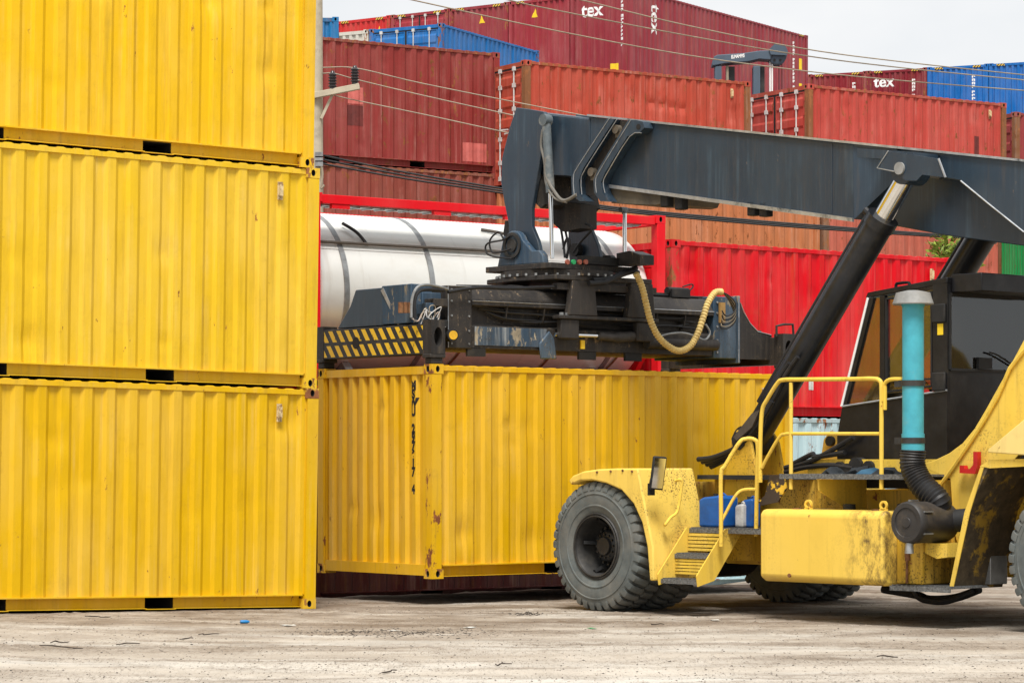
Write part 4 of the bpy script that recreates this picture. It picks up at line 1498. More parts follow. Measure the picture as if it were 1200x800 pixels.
# cabinet and rear step behind the tank
MB().box(xb_ - 0.36, xb_ - 0.01, 1.0, 1.66, 0.45, 1.20).obj('cabinet', 'machine_dirty', RS, bevel=0.015)
MB().box(xb_ - 0.20, xb_ - 0.15, 1.66, 1.69, 0.70, 0.83).cyl((xb_ - 0.175, 1.685, 0.46), (xb_ - 0.175, 1.685, 0.72), 0.015, n=8).obj('cabinet_latch', 'rust', RS)
tread('rear_step', 0.435, 1.15, 1.78, -5.02, xb_ - 0.02)
MB().box(-5.0, xb_ - 0.38, 0.82, 1.10, 0.45, 1.0).obj('battery_box', 'steel', RS, bevel=0.01)

# air cleaner, hose and snorkel
ax_ = pm(1062, 612, 1.98)
cx_, cz_ = ax_
mb = MB()
mb.lathe([(0.001, 1.985), (0.05, 1.985), (0.055, 1.975), (0.15, 1.972), (0.155, 1.985), (0.20, 1.985), (0.215, 1.965), (0.225, 1.90), (0.218, 1.885), (0.215, 1.40), (0.20, 1.36), (0.001, 1.36)], (cx_, 0, cz_), 'y', 40)
mb.obj('air_cleaner', plain('dusty_black_canister', (0.030, 0.028, 0.027), 0.5, stain=(0.12, 0.095, 0.07), st=(0.5, 0.8), scale=5), RS)
mb = MB()
for k in range(5):
    a = radians(-30 + 60 * k)
    mb.bar((cx_ + 0.228 * cos(a), 1.93, cz_ + 0.228 * sin(a)), (cx_ + 0.228 * cos(a), 1.80, cz_ + 0.228 * sin(a)), 0.03, 0.015)
mb.cyl((cx_, 1.93, cz_ - 0.2), (cx_, 1.93, cz_ - 0.32), 0.04, 0.05, n=12)
mb.obj('canister_clip', 'steel', RS)
mb = MB()
mb.cyl((cx_, 1.45, cz_), (cx_ - 0.35, 1.30, cz_ + 0.03), 0.12, n=20).cyl((cx_ - 0.34, 1.30, cz_ + 0.03), (cx_ - 0.38, 1.29, cz_ + 0.035), 0.135, n=20)
mb.obj('outlet_pipe', 'blackmatte', RS)
MB().prism([(cx_ + 0.27, cz_ - 0.25), (cx_ + 0.27, cz_ - 0.22), (cx_ - 0.24, cz_ - 0.22), (cx_ - 0.24, cz_ - 0.36), (cx_ - 0.1, cz_ - 0.38)], 1.15, 1.615).obj('cleaner_bracket', 'machine', RS)
sp = P(1070, 400, 1.6)
sxp = sp.x
z_bot, z_top = P(1070, 527, 1.6).z, P(1070, 357, 1.6).z
MB().cyl((sxp, 1.6, z_bot), (sxp, 1.6, z_top), 0.113, n=28).cyl((sxp, 1.6, z_bot - 0.02), (sxp, 1.6, z_bot + 0.17), 0.121, n=28).cyl((sxp, 1.6, z_top - 0.02), (sxp, 1.6, z_top + 0.10), 0.121, n=28).obj('snorkel_pipe', 'teal', RS)
mb = MB()
zc0 = P(1070, 357, 1.6).z
mb.lathe([(0.09, zc0 + 0.02), (0.212, zc0), (0.216, zc0 + 0.012), (0.19, zc0 + 0.09), (0.18, zc0 + 0.125), (0.06, zc0 + 0.15), (0.001, zc0 + 0.152)], (sxp, 1.6, 0), 'z', 32)
mb.obj('snorkel_cap', 'capgrey', RS)
for yy in (449, 516):
    zz = P(1070, yy, 1.6).z
    mb = MB()
    mb.lathe([(0.116, zz - 0.03), (0.127, zz - 0.03), (0.127, zz + 0.03), (0.116, zz + 0.03)], (sxp, 1.6, 0), 'z', 28)
    mb.box(sxp + 0.10, sxp + 0.24, 1.58, 1.62, zz - 0.035, zz + 0.035)
    mb.obj('pipe_clamp', 'rim', RS)
mb = MB()
n_ridge = 44
path = [Vector((sxp, 1.6, z_bot)), Vector((sxp, 1.6, z_bot - 0.18)), Vector((sxp - 0.10, 1.58, z_bot - 0.36)), Vector((sxp - 0.28, 1.55, z_bot - 0.52)), Vector((cx_ - 0.04, 1.52, cz_ + 0.18))]
mb.tube(path, 0.128, 16, 12, ridge=0.012)
mb.obj('flexible_hose', 'hose_black', RS)

# rear body: swept side plate rising to the boom pivot, both sides
sw = [(1076, 545), (1093, 540), (1112, 531), (1128, 519), (1142, 502), (1155, 480), (1170, 453), (1186, 424), (1200, 398)]
for s_ in (1, -1):
    body = pl(sw, 1.15) + [(-6.6, 3.65), (-7.3, 4.25), (-8.0, 4.25), (-8.2, 3.6), (-8.2, 1.80), (-5.40, 1.80), (-5.20, 1.62), (-4.87, 0.50), (-4.72, 0.50), (-4.55, 1.0), (-4.50, 1.55)]
    MB().prism(body, s_ * 1.08, s_ * 1.15).obj('side_plate', 'machine', RS, bevel=0.006)
    # stiffener flange that follows the sweep
    ln = pl([(1090, 585), (1098, 575), (1118, 548), (1150, 500), (1172, 462), (1200, 412)], 1.15)
    MB().tube([(x, s_ * 1.17, z) for x, z in ln] + [(-6.6, s_ * 1.17, 3.55)], 0.022, 6, 3).obj('stiffener', 'machine', RS)
# rear fender: arch wall in front of the rear wheel
e0, e1_, e2_ = pm(1113, 690, 1.62), pm(1131, 600, 1.62), pm(1150, 546, 1.62)
ft = [e0, e1_, e2_, (e2_[0] - 0.12, e2_[1] + 0.06), (RX - 0.75, e2_[1] + 0.10), (RX - 1.15, 1.1), (RX - 1.10, 1.05), (RX - 0.72, e2_[1] + 0.02), (e2_[0] - 0.10, e2_[1] + 0.0), (e1_[0] - 0.035, e1_[1]), (e0[0] - 0.035, e0[1])]
for s_ in (1, -1):
    MB().prism(ft, s_ * 0.80, s_ * 1.62).obj('rear_fender', plain('mud_splashed_yellow', (0.075, 0.055, 0.030), 0.8, var=0.5, scale=9, stain=(0.36, 0.22, 0.025), st=(0.53, 0.62)) if s_ > 0 else 'machine_dirty', RS)
    MB().prism([e0, e1_, e2_, (e2_[0] - 0.045, e2_[1]), (e1_[0] - 0.07, e1_[1]), (e0[0] - 0.05, e0[1])], s_ * 1.622, s_ * 1.632).obj('fender_edge', 'machine', RS)
    MB().prism([(e2_[0] + 0.01, e2_[1] + 0.0), (e2_[0] - 0.12, e2_[1] + 0.065), (RX - 0.75, e2_[1] + 0.105), (RX - 0.75, e2_[1] + 0.05), (e2_[0] - 0.12, e2_[1] - 0.02)], s_ * 1.622, s_ * 1.634).obj('fender_edge', 'machine', RS)
# hood above the rear wheel
hd = pl([(1157, 530), (1158, 526), (1200, 491)], 1.68) + [(-6.6, 2.45), (-8.1, 2.45), (-8.1, 1.86), pm(1200, 533, 1.68)]
for s_ in (1, -1):
    MB().prism(hd, s_ * 1.16, s_ * 1.68).obj('hood', paint('lit_hood_yellow', rust=0.1, grime=0.2, color=(0.80, 0.60, 0.20)) if s_ > 0 else 'machine', RS, bevel=0.01)  # near hood is paler, the light on it put into its yellow
# red hook
hk = pl([(1128, 545), (1128, 554), (1146, 555), (1149, 545), (1149, 529), (1144, 529), (1144, 544), (1140, 549), (1134, 549), (1133, 545)], 1.2)
MB().prism(hk, 1.19, 1.25).obj('red_hook', 'red', RS)
MB().box(-8.15, -7.2, -1.06, 1.06, 1.0, 2.9).obj('engine_bay', 'machine_dirty', RS, bevel=0.03)
mb = MB()
mb.prism([(-8.2, 0.70), (-8.2, 2.2), (-8.6, 2.35), (-9.15, 2.1), (-9.3, 1.4), (-9.15, 0.70)], -1.75, 1.75)
mb.obj('counterweight', 'machine', RS, bevel=0.08, seg=3)

# cab
def cab():
    cl = 0.78
    xr = pm(1110, 440, cl)[0]                       # back corner
    top_f, top_b = pm(1018, 349, cl), pm(1110, 332, cl)
    mid_f, mid_b = pm(987, 476, cl), pm(1110, 457, cl)
    low_f, low_b = pm(981, 512, cl), (xr, 1.66)
    floor_z = 1.66
    R = MB()
    # lower shell both sides, back wall, floor
    for s_ in (1, -1):
        mb = MB()
        mb.prism([mid_f, mid_b, (xr, floor_z), (low_f[0], floor_z), low_f], s_ * (cl - 0.05), s_ * cl)
        mb.obj('cab_side_panel', 'black', RS)
        st_ = MB()
        st_.tube([(mid_f[0], s_ * (cl + 0.006), mid_f[1]), ((mid_f[0] + xr) / 2, s_ * (cl + 0.006), (mid_f[1] + mid_b[1]) / 2), (xr, s_ * (cl + 0.006), mid_b[1])], 0.011, 6, 1)
        st_.obj('trim_strip', 'edge', RS)
        # pillars: front raked, middle, rear
        mb = MB()
        mb.prism([top_f, (top_f[0] - 0.07, top_f[1]), (mid_f[0] - 0.06, mid_f[1] + 0.01), mid_f], s_ * (cl - 0.05), s_ * cl)
        mb.obj('cab_pillar', 'black', RS)
        mb = MB()
        xm = pm(1035, 400, cl)[0]
        mb.prism([(xm + 0.05, top_f[1] + 0.01), (xm - 0.02, top_f[1] + 0.02), (xm - 0.02, 2.40), (xm + 0.05, 2.40)], s_ * (cl - 0.05), s_ * cl)
        mb.obj('cab_pillar', 'black', RS)
        mb = MB()
        xr2 = pm(1093, 400, cl)[0]
        mb.prism([(xr2, top_b[1]), (xr, top_b[1]), (xr, mid_b[1]), (xr2, mid_b[1])], s_ * (cl - 0.05), s_ * cl)
        mb.obj('cab_pillar', 'black', RS)
        ed_ = MB()
        ed_.tube([(top_f[0] + 0.008, s_ * (cl - 0.0), top_f[1]), (mid_f[0] + 0.008, s_ * (cl - 0.0), mid_f[1])], 0.017, 6, 1)
        ed_.obj('windscreen_edge', 'white' if s_ > 0 else 'edge', RS)
        # door frame and glass
        d = MB().prism([(xm - 0.03, top_f[1] + 0.0), (xr2 + 0.01, top_b[1] - 0.06), (xr2 + 0.01, mid_b[1] + 0.02), (xm - 0.03, mid_b[1] - 0.02)], s_ * (cl - 0.032), s_ * (cl - 0.026)).obj('door_glass', 'glass', RS)
        fr = MB()
        for p0, p1 in (((xm - 0.04, top_f[1] - .02), (xr2 + 0.02, top_b[1] - 0.08)), ((xr2 + 0.02, top_b[1] - 0.08), (xr2 + 0.02, mid_b[1] + 0.05)), ((xr2 + .02, mid_b[1] + .05), (xm - 0.04, mid_b[1] - 0.0)), ((xm - 0.04, mid_b[1] - 0.0), (xm - 0.04, top_f[1] - 0.02)), ((xm - .04, 2.62), (xr2 + .02, 2.63))):
            fr.bar((p0[0], s_ * (cl - 0.015), p0[1]), (p1[0], s_ * (cl - 0.015), p1[1]), 0.02, 0.035, (0, 1, 0))
        fr.obj('door_frame', 'blackmatte', RS)
        MB().prism([(top_f[0] - 0.06, top_f[1]), (xm + 0.05, top_f[1] + 0.0), (xm + 0.05, mid_f[1] - 0.03 + 0.07), (mid_f[0] - 0.05, mid_f[1] + 0.01)], s_ * (cl - 0.03), s_ * (cl - 0.025)).obj('side_glass', 'glass', RS)
    # windscreen
    MB().add([(top_f[0], cl - .05, top_f[1]), (top_f[0], -cl + .05, top_f[1]), (mid_f[0], -cl + .05, mid_f[1]), (mid_f[0], cl - .05, mid_f[1])], [(0, 1, 2, 3)]).obj('windscreen', 'glass', RS, smooth=0)
    MB().prism([mid_f, low_f, (low_f[0], floor_z), (low_f[0] - 0.05, floor_z), (mid_f[0] - 0.05, mid_f[1])], -cl + .05, cl - .05).obj('cab_front_panel', 'black', RS)
    # back wall with window opening
    wz0, wz1 = PF(1150, 434, xr).z, PF(1150, 347, xr).z
    wy0, wy1 = PF(1190, 400, xr).y, PF(1113, 400, xr).y
    wy0 = -wy1
    mb = MB()
    for a, b_, c_, d_ in ((-cl + .05, cl - .05, floor_z, wz0), (-cl + .05, cl - .05, wz1, top_b[1]), (-cl + .05, wy0, wz0, wz1), (wy1, cl - .05, wz0, wz1)):
        mb.box(xr, xr + 0.05, a, b_, c_, d_)
    mb.obj('cab_back_wall', 'black', RS)
    MB().box(xr + 0.012, xr + 0.018, wy0, wy1, wz0, wz1).obj('rear_window', 'glass', RS)
    mb = MB()
    for p0, p1 in (((wy0, wz0), (wy1, wz0)), ((wy1, wz0), (wy1, wz1)), ((wy1, wz1), (wy0, wz1)), ((wy0, wz1), (wy0, wz0))):
        mb.bar((xr - 0.004, p0[0], p0[1]), (xr - 0.004, p1[0], p1[1]), 0.03, 0.02, (1, 0, 0))
    mb.obj('window_seal', 'blackmatte', RS)
    MB().tube([(xr - 0.02, -0.35, wz0 + 0.06), (xr - 0.03, -0.05, wz0 + 0.17), (xr - 0.03, 0.10, wz0 + 0.20)], 0.010, 6, 3).box(xr - 0.03, xr + 0.005, 0.05, 0.28, wz0 + 0.02, wz0 + 0.14).obj('wiper', 'blackmatte', RS)
    # roof and air-conditioning box
    MB().prism([(top_f[0] + 0.05, top_f[1]), (top_f[0] + 0.02, top_f[1] + 0.06), (xr, top_b[1] + 0.07), (xr, top_b[1])], -cl, cl).obj('cab_roof', 'black', RS, bevel=0.01)
    zr0, zr1 = PF(1160, 343, xr - 0.1).z, PF(1160, 327, xr - 0.1).z
    MB().box(xr - 0.42, xr - 0.004, -0.85, 0.72, top_b[1] - 0.10, top_b[1] + 0.10).obj('roof_unit', 'black', RS, bevel=0.012)
    mb = MB()
    hp = [P(1050, 345, 0.5), P(1050, 334, 0.5), P(1053, 332, 0.5), P(1063, 331, 0.5), P(1066, 333, 0.5), P(1066, 343, 0.5)]
    mb.tube(hp, 0.018, 6, 2)
    mb.obj('roof_handle', 'blackmatte', RS)
    # interior
    mb = MB()
    mb.box(-3.95, -3.45, -0.26, 0.26, 2.0, 2.16).box(-4.0, -3.86, -0.25, 0.25, 2.16, 2.85).box(-3.98, -3.90, -0.14, 0.14, 2.87, 3.08)
    mb.obj('seat', 'blackmatte', RS, bevel=0.04)
    mb = MB()
    ring = [(-3.12 + 0.17 * cos(a) * 0.5, 0.2 * sin(a), 2.52 + 0.17 * cos(a)) for a in [2 * pi * k / 16 for k in range(17)]]
    mb.tube(ring, 0.016, 6, 2)
    mb.cyl((-3.12, 0, 2.52), (-2.95, 0, 1.75), 0.04, n=10)
    mb.obj('steering_wheel', 'blackmatte', RS)
    MB().box(-3.05, -2.80, -0.65, 0.65, 1.7, 2.35).obj('dashboard', 'blackmatte', RS, bevel=0.05)
    MB().box(low_f[0], xr, -cl + .05, cl - .05, floor_z - 0.05, floor_z).obj('cab_floor', 'black', RS)
    link('warning_sticker', MB().box(pm(1102, 385, cl)[0] - 0.04, pm(1102, 385, cl)[0] + 0.04, cl + 0.001, cl + 0.003, 3.10, 3.22).mesh('warning_sticker', 0), 'sticker', RS)
    # hinges
    for yy in (367, 447):
        q = pm(1102, yy, cl)
        MB().box(q[0] - 0.08, q[0] + 0.10, cl, cl + 0.03, q[1] - 0.10, q[1] + 0.10).obj('door_hinge', 'blackmatte', RS, bevel=0.01)
    # cab base on the deck
    MB().box(-4.35, -2.55, -0.7, 0.82, 1.44, 1.60).obj('cab_base', 'blackmatte', RS)
cab()

# hydraulics on deck behind the railing
mb = MB()
for k, (x, y) in enumerate(((986, 548), (1005, 545), (1020, 547), (996, 552))):
    q = P(x, y, 0.85)
    mb.cyl((q.x, 0.90, q.z), (q.x, 0.78, q.z), 0.07 + 0.02 * (k % 2), n=14)
mb.obj('valve_block', 'blackmatte', RS)
for pts in ([(920, 548), (950, 540), (980, 524), (1000, 512)], [(920, 553), (945, 547), (975, 545), (1000, 548)], [(930, 543), (952, 532), (956, 535), (990, 530)]):
    MB().tube([P(x, y, 0.88) for x, y in pts], 0.030, 8, 6).obj('hydraulic_hose', 'hose_black', RS)
# rags lying on the platform
for k, x in enumerate((-3.15, -3.45, -3.68, -3.85)):
    bm = bmesh.new()
    bmesh.ops.create_icosphere(bm, subdivisions=2, radius=0.12)
    for v_ in bm.verts:
        nn = noise.noise(v_.co * 9 + Vector((k * 5, 0, 0)))
        v_.co *= 1 + 0.9 * nn
        v_.co.z = max(0, v_.co.z) * 0.62
        v_.co.x *= 1.2
    me = bpy.data.meshes.new('oily_rag'); bm.to_mesh(me); bm.free(); finish(me, 50)
    o = link('oily_rag', me, plain('oily_rag_cloth', (0.02, 0.025, 0.03) if k != 2 else (0.03, 0.09, 0.15), 0.9), None)
    wp = MO + MF * x - MD * 1.42
    o.location = (wp.x, wp.y, 1.601)
    tag(o, ['black crumpled rag lying on the platform, nearest the steps', 'black crumpled rag on the platform, between the first rag and the blue one', 'blue black crumpled rag lying among the black ones on the platform', 'black crumpled rag on the platform, nearest the teal pipe'][k], 'rag')

# jugs on the landing: things of their own
def on_machine(o, x, L, z):
    wp = MO + MF * x - MD * L
    o.location = (wp.x, wp.y, z)
    o.rotation_euler = (0, 0, rz_from(MF))
def jug(px_, L, wd, hgt, mat_, lab):
    q = P(px_, 615, L)
    R = thing('jug', lab, 'jug')
    on_machine(R, q.x, L, 0.989)
    MB().prism([(-wd / 2, 0), (wd / 2, 0), (wd / 2, hgt * 0.86), (wd * 0.3, hgt * 0.94), (-wd * 0.42, hgt), (-wd / 2, hgt * 0.9)], -wd * 0.4, wd * 0.4).obj('body', mat_, R, bevel=0.025, seg=3)
    MB().cyl((wd * 0.12, 0, hgt * 0.93), (wd * 0.12, 0, hgt * 1.05), 0.028, n=12).obj('cap', 'blackmatte', R)
    MB().tube([(-wd * 0.35, 0, hgt * 0.97), (-wd * 0.2, 0, hgt * 1.06), (0.0, 0, hgt * 0.98)], 0.012, 6, 4).obj('handle', mat_, R)
    return R
jug(842, 1.30, 0.36, 0.36, 'bluejug', 'large blue plastic jug standing on the landing beside the yellow fender')
jug(869, 1.24, 0.13, 0.27, 'whitejug', 'small dirty white jug standing between the blue jugs')
jug(880, 1.16, 0.18, 0.33, 'bluejug', 'smaller dark blue jug next to the dirty white jug')

# lift cylinders
def lift(L):
    s_ = 1 if L > 0 else -1
    a_ = P(1069, 199, 0.78); j_ = P(1041, 262, 0.78); f_ = P(884, 516, 0.78)
    a_.y = j_.y = f_.y = L
    dv = (f_ - a_).normalized()
    j_ = a_ + dv * (j_ - a_).length
    b_ = f_
    ly = MB().cyl(j_ - dv * 0.0, b_, 0.165, n=28).cyl(j_ - dv * 0.03, j_ + dv * 0.09, 0.182, n=28).obj('lift_cylinder', plain('glossy_black_cylinder_paint', (0.012, 0.014, 0.018), 0.3, var=0.5, scale=3, stain=(0.05, 0.043, 0.035), st=(0.52, 0.75)), RS)
    MB().cyl(a_, j_ + dv * 0.05, 0.112, n=24).obj('piston_rod', 'chrome', ly)
    MB().cyl(a_ + Vector((0, -0.14, 0)), a_ + Vector((0, 0.14, 0)), 0.17, n=24).obj('rod_eye', 'boom', ly)
    MB().cyl(b_ + Vector((0, -0.17, 0)), b_ + Vector((0, 0.17, 0)), 0.17, n=24).obj('cylinder_foot', 'blackmatte', ly)
    q = dv.cross(Vector((0, 1, 0))) * -1
    if q.x < 0: q = -q
    MB().tube([j_ + q * 0.205 + dv * 0.05, j_ + q * 0.21 + dv * 0.8, b_ + q * 0.21 - dv * 0.4], 0.028, 8, 1).cyl(j_ + q * 0.17 + dv * 0.06, j_ + q * 0.26 + dv * 0.06, 0.045, n=10).obj('oil_line', 'hose_black', ly)
    return dv, a_, b_
dv, la, lb = lift(0.80)
lift(-1.02)
# trunnion brackets of the cylinders
for s_ in (1, -1):
    br_ = [(lb.x + 0.24, 1.28), (lb.x + 0.22, 1.55), (lb.x + 0.13, lb.z + 0.02), (lb.x + 0.03, lb.z + 0.12), (lb.x - 0.10, lb.z + 0.10), (lb.x - 0.19, lb.z - 0.02), (lb.x - 0.30, 1.50), (lb.x - 0.32, 1.28)]
    for yy in (0.55, 1.00):
        if s_ > 0 or yy < 0.9:
            MB().prism(br_, s_ * yy, s_ * (yy + 0.04)).obj('cylinder_bracket', 'machine_dirty', RS, bevel=0.008)
    MB().cyl((lb.x, s_ * 0.5, lb.z), (lb.x, s_ * 1.07, lb.z), 0.06, n=20).prism([(lb.x - 0.10, lb.z - 0.05), (lb.x - 0.03, lb.z - 0.11), (lb.x + 0.07, lb.z - 0.09), (lb.x + 0.10, lb.z + 0.02), (lb.x + 0.05, lb.z + 0.10), (lb.x - 0.06, lb.z + 0.08)], s_ * 1.045, s_ * 1.06).obj('bracket_pin', 'blackmatte', RS)
    MB().cyl((lb.x + 0.05, s_ * 0.82, 0.6), (lb.x + 0.05, s_ * 0.82, 1.55), 0.26, 0.22, n=24).obj('cylinder_tower', 'machine_dirty', RS)
MB().box(-2.3, -0.75, 0.82, 1.15, 1.53, 1.58).obj('deck_edge', 'blackmatte', RS)
MB().box(-2.3, -0.75, 0.81, 0.86, 0.95, 1.53).obj('deck_side', 'machine_dirty', RS)
# hoses looping from the cylinder foot to the front
for k in range(4):
    o_ = 0.05 * k
    pts = [(905 - 3 * k, 470 + 6 * k), (893 - 2 * k, 490 + 5 * k), (868, 520 + 3 * k), (838 + 2 * k, 535 + 2.2 * k), (818 + 5 * k, 538 + 3 * k)]
    MB().tube([P(x, y, 1.05 - 0.04 * k) for x, y in pts], 0.030, 8, 6).obj('hydraulic_hose', 'hose_black', RS)
MB().prism(pl([(884, 484), (893, 480), (884, 500), (866, 516), (862, 512)], 1.08), 1.04, 1.12).obj('hose_clamp_block', plain('oily_clamp_plate', (0.06, 0.05, 0.042), 0.6), RS)
for pts in ([(925, 425), (915, 440), (905, 458), (898, 480), (893, 500)], [(935, 418), (920, 440), (908, 465), (896, 485)]):
    MB().tube([P(x, y, 1.02) for x, y in pts], 0.026, 8, 6).obj('hydraulic_hose', 'hose_black', RS)
MB().tube([P(x, y, 0.9) for x, y in [(1035, 690), (1075, 697), (1090, 702), (1120, 700), (1148, 690)]], 0.045, 8, 5).tube([P(x, y, 1.0) for x, y in [(1072, 690), (1075, 698), (1085, 703), (1110, 704), (1140, 692)]], 0.035, 8, 5).obj('hanging_hose', 'hose_black', RS)

# boom
def boom():
    def top(x): return 5.733 + 0.1656 * x
    def bot(x): return 4.900 + 0.1716 * x
    bl = 0.50
    x0 = 1.79
    cx, cz = pm(1047, 203, bl)
    bx, bz = pm(1001, 257, bl)
    B = MB().prism([(x0, top(x0)), (x0, bot(x0)), (bx, bz), (bx, top(bx))], -bl, bl).obj('boom', 'boom', RS, bevel=0.012)
    kl = 0.36                                       # flanks taper in towards the keel
    MB().add([(bx, -bl, bz), (bx, bl, bz), (bx, bl, top(bx)), (bx, -bl, top(bx)), (cx, -kl, cz), (cx, kl, cz), (cx, kl, top(cx)), (cx, -kl, top(cx))],
             [(3, 2, 1, 0), (4, 5, 6, 7), (0, 1, 5, 4), (1, 2, 6, 5), (2, 3, 7, 6), (3, 0, 4, 7)]).obj('boom_taper', 'boom', RS, smooth=0)
    MB().prism([(bx, top(bx) - 0.03), (bx, top(bx) - 0.001), (cx - 0.05, top(cx - 0.05) - 0.001), (cx - 0.05, top(cx - 0.05) - 0.03)], -bl, bl).obj('top_plate', 'boom', RS)
    # keel behind: narrower box where the cylinders attach
    k1, k2 = pm(1110, 276, 0.3), pm(1200, 288, 0.3)
    MB().prism([(bx + 0.02, bz + 0.006), k1, k2, (-7.9, 3.55), (-8.0, 4.0), (-7.9, top(-7.9)), (cx, top(cx) - 0.005), (cx - 0.0, cz), ], -0.34, 0.34).obj('boom_keel', 'boom', RS, bevel=0.01)
    # wide rear section with its diagonal lower edge
    r1, r2, r3 = pm(1108, 209, bl), pm(1126, 212, bl), pm(1200, 272, bl)
    sl = (r3[1] - r2[1]) / (r3[0] - r2[0])
    xe = r3[0] - 0.35
    MB().prism([r1, r2, r3, (xe, r3[1] + sl * -0.35), (-7.9, 3.60), (-8.0, 4.0), (-7.9, top(-7.9)), (cx - 0.05, top(cx - 0.05)), pm(1102, 187, bl)], -bl, bl).obj('boom_rear', 'boom', RS, bevel=0.01)
    # cylinder lug gussets
    gs = pl([(1041, 177), (1028, 197), (1048, 201), (1058, 208), (1063, 212), (1076, 212), (1083, 205), (1108, 208), (1100, 186)], 0.95)
    for s_ in (1, -1):
        MB().prism(gs, s_ * 0.94, s_ * 0.98).obj('cylinder_lug', 'boom', RS)
        MB().prism([(cx + 0.15, top(cx) - 0.02), (cx - 0.65, top(cx - 0.65) - 0.02), (cx - 0.65, top(cx - 0.65) - 0.12), (cx + 0.15, top(cx) - 0.12)], s_ * 0.51, s_ * 0.935).obj('lug_plate', 'boom', RS)
        MB().cyl((la.x, s_ * 0.34, la.z), (la.x, s_ * 1.005, la.z), 0.068, n=24).obj('lug_pin', 'capgrey', RS)
        # bright strips: light reflected off the flanges, put into their colour
        MB().prism([(x0, top(x0) + 0.002), (-7.9, top(-7.9) + 0.002), (-7.9, top(-7.9) + 0.026), (x0, top(x0) + 0.026)], s_ * 0.44, s_ * 0.53).obj('top_flange', 'edge', RS)
        MB().prism([(1.45, bot(1.45) - 0.03), (bx, bz - 0.03), (bx, bz + 0.012), (1.45, bot(1.45) + 0.012)], s_ * 0.502, s_ * 0.535).obj('bottom_flange', 'edge', RS)
    # vertical seam plates
    for xx in (x0 - 0.02, -2.25):
        MB().box(xx - 0.012, xx + 0.012, bl, bl + 0.006, bot(xx) + 0.03, top(xx) - 0.02).obj('seam_plate', 'boom', RS)
    # inner section and nose
    il = 0.43
    MB().prism([(x0 + 0.01, top(x0) - 0.03), (2.9, top(2.9) - 0.03), (2.95, bot(2.9) + 0.0), (2.3, bot(2.3) + 0.04), (x0 + 0.01, bot(x0) + 0.05)], -il, il).obj('inner_boom', 'boom', RS, bevel=0.01)
    ns = [(605, 126), (620, 128), (637, 131), (643, 140), (634, 180), (627, 222), (623, 245), (623, 265), (630, 282), (634, 300), (598, 304), (596, 285), (596, 262), (591, 238), (587, 214), (588, 186), (597, 150)]
    npts = pl(ns, 0.55)
    for s_ in (1, -1):
        MB().prism(npts, s_ * 0.49, s_ * 0.55).obj('nose_plate', 'boom', RS, bevel=0.008)
        MB().cyl((pm(605, 288, 0.6)[0], s_ * 0.40, pm(605, 288, 0.6)[1]), (pm(605, 288, 0.6)[0], s_ * 0.69, pm(605, 288, 0.6)[1]), 0.085, n=20).obj('nose_pin', MT['rim'], RS)
    q = npts[0]
    MB().prism([(q[0] - 0.05, q[1] - 0.03), (2.6, top(2.6) - 0.02), (2.6, top(2.6) - 0.10), (q[0] - 0.02, q[1] - 0.14)], -0.48, 0.48).obj('nose_cap', 'boom', RS)
    MB().prism([(3.02, 5.9), (2.70, 5.3), (2.62, 5.0), (2.70, 4.95), (3.05, 5.2)], -0.48, 0.48).obj('nose_web', 'spreader', RS)
    # dirty catch bracket on the boom side: two diagonal flanges with a channel between
    b1 = pl([(714, 139), (723, 140), (686, 198), (681, 212), (682, 228), (690, 236), (682, 236), (673, 229), (672, 208), (678, 194)], 0.62)
    b2 = pl([(739, 141), (748, 141), (756, 143), (758, 150), (752, 156), (738, 160), (712, 202), (707, 214), (709, 226), (716, 236), (706, 236), (699, 226), (698, 212), (704, 198)], 0.62)
    MB().prism(b1, 0.51, 0.66).obj('catch_flange', 'boom', RS)
    MB().prism(b2, 0.51, 0.66).obj('catch_flange', 'boom', RS)
    for ln in ([(714, 139), (678, 194), (672, 208), (673, 229)], [(723, 140), (686, 198), (681, 212), (682, 228)], [(739, 141), (704, 198), (698, 212), (699, 226)], [(752, 156), (738, 160), (712, 202), (707, 214), (709, 226)]):
        MB().tube([P(x, y, 0.662) for x, y in ln], 0.0055, 5, 3).obj('worn_edge', 'edge', RS)
    q = pm(751, 149, 0.62)
    MB().cyl((q[0], 0.655, q[1]), (q[0], 0.665, q[1]), 0.035, n=14).obj('ear_hole_shade', 'dark', RS)  # flat dark disc painted as the shade of the ear's hole
    MB().tube([P(x, y, 0.984) for x, y in ((1041, 177), (1028, 197), (1048, 201))], 0.008, 5, 1).obj('worn_edge', 'edge', RS)
    MB().tube([P(x, y, 0.984) for x, y in ((1100, 186), (1108, 208))], 0.012, 5, 1).obj('worn_edge', 'edge', RS)
    MB().tube([P(x, y, 0.504) for x, y in ((1126, 212), (1160, 240), (1200, 272))], 0.010, 5, 1).obj('worn_edge', 'edge', RS)
    ch = pl([(722, 141), (739, 142), (704, 199), (698, 214), (699, 229), (683, 229), (682, 212), (687, 198)], 0.55)
    MB().prism(ch, 0.505, 0.55).obj('catch_channel', 'spreader', RS)
    for x, y in ((725, 152), (696, 202)):
        q = pm(x, y, 0.56)
        MB().cyl((q[0], 0.55, q[1]), (q[0], 0.62, q[1]), 0.055, n=12).box(q[0] - 0.07, q[0] + 0.03, 0.55, 0.59, q[1] - 0.10, q[1] - 0.01).obj('catch_pin', plain('greasy_pin', (0.12, 0.10, 0.075), 0.5, scale=20), RS)
    tr2 = pl([(713, 219), (780, 228), (776, 238), (768, 240), (716, 238)], 0.5)
    MB().prism(tr2, -0.46, 0.49).obj('slide_pad_box', plain('dusty_tan_steel', (0.10, 0.085, 0.062), 0.7, stain=(0.04, 0.035, 0.03)), RS)
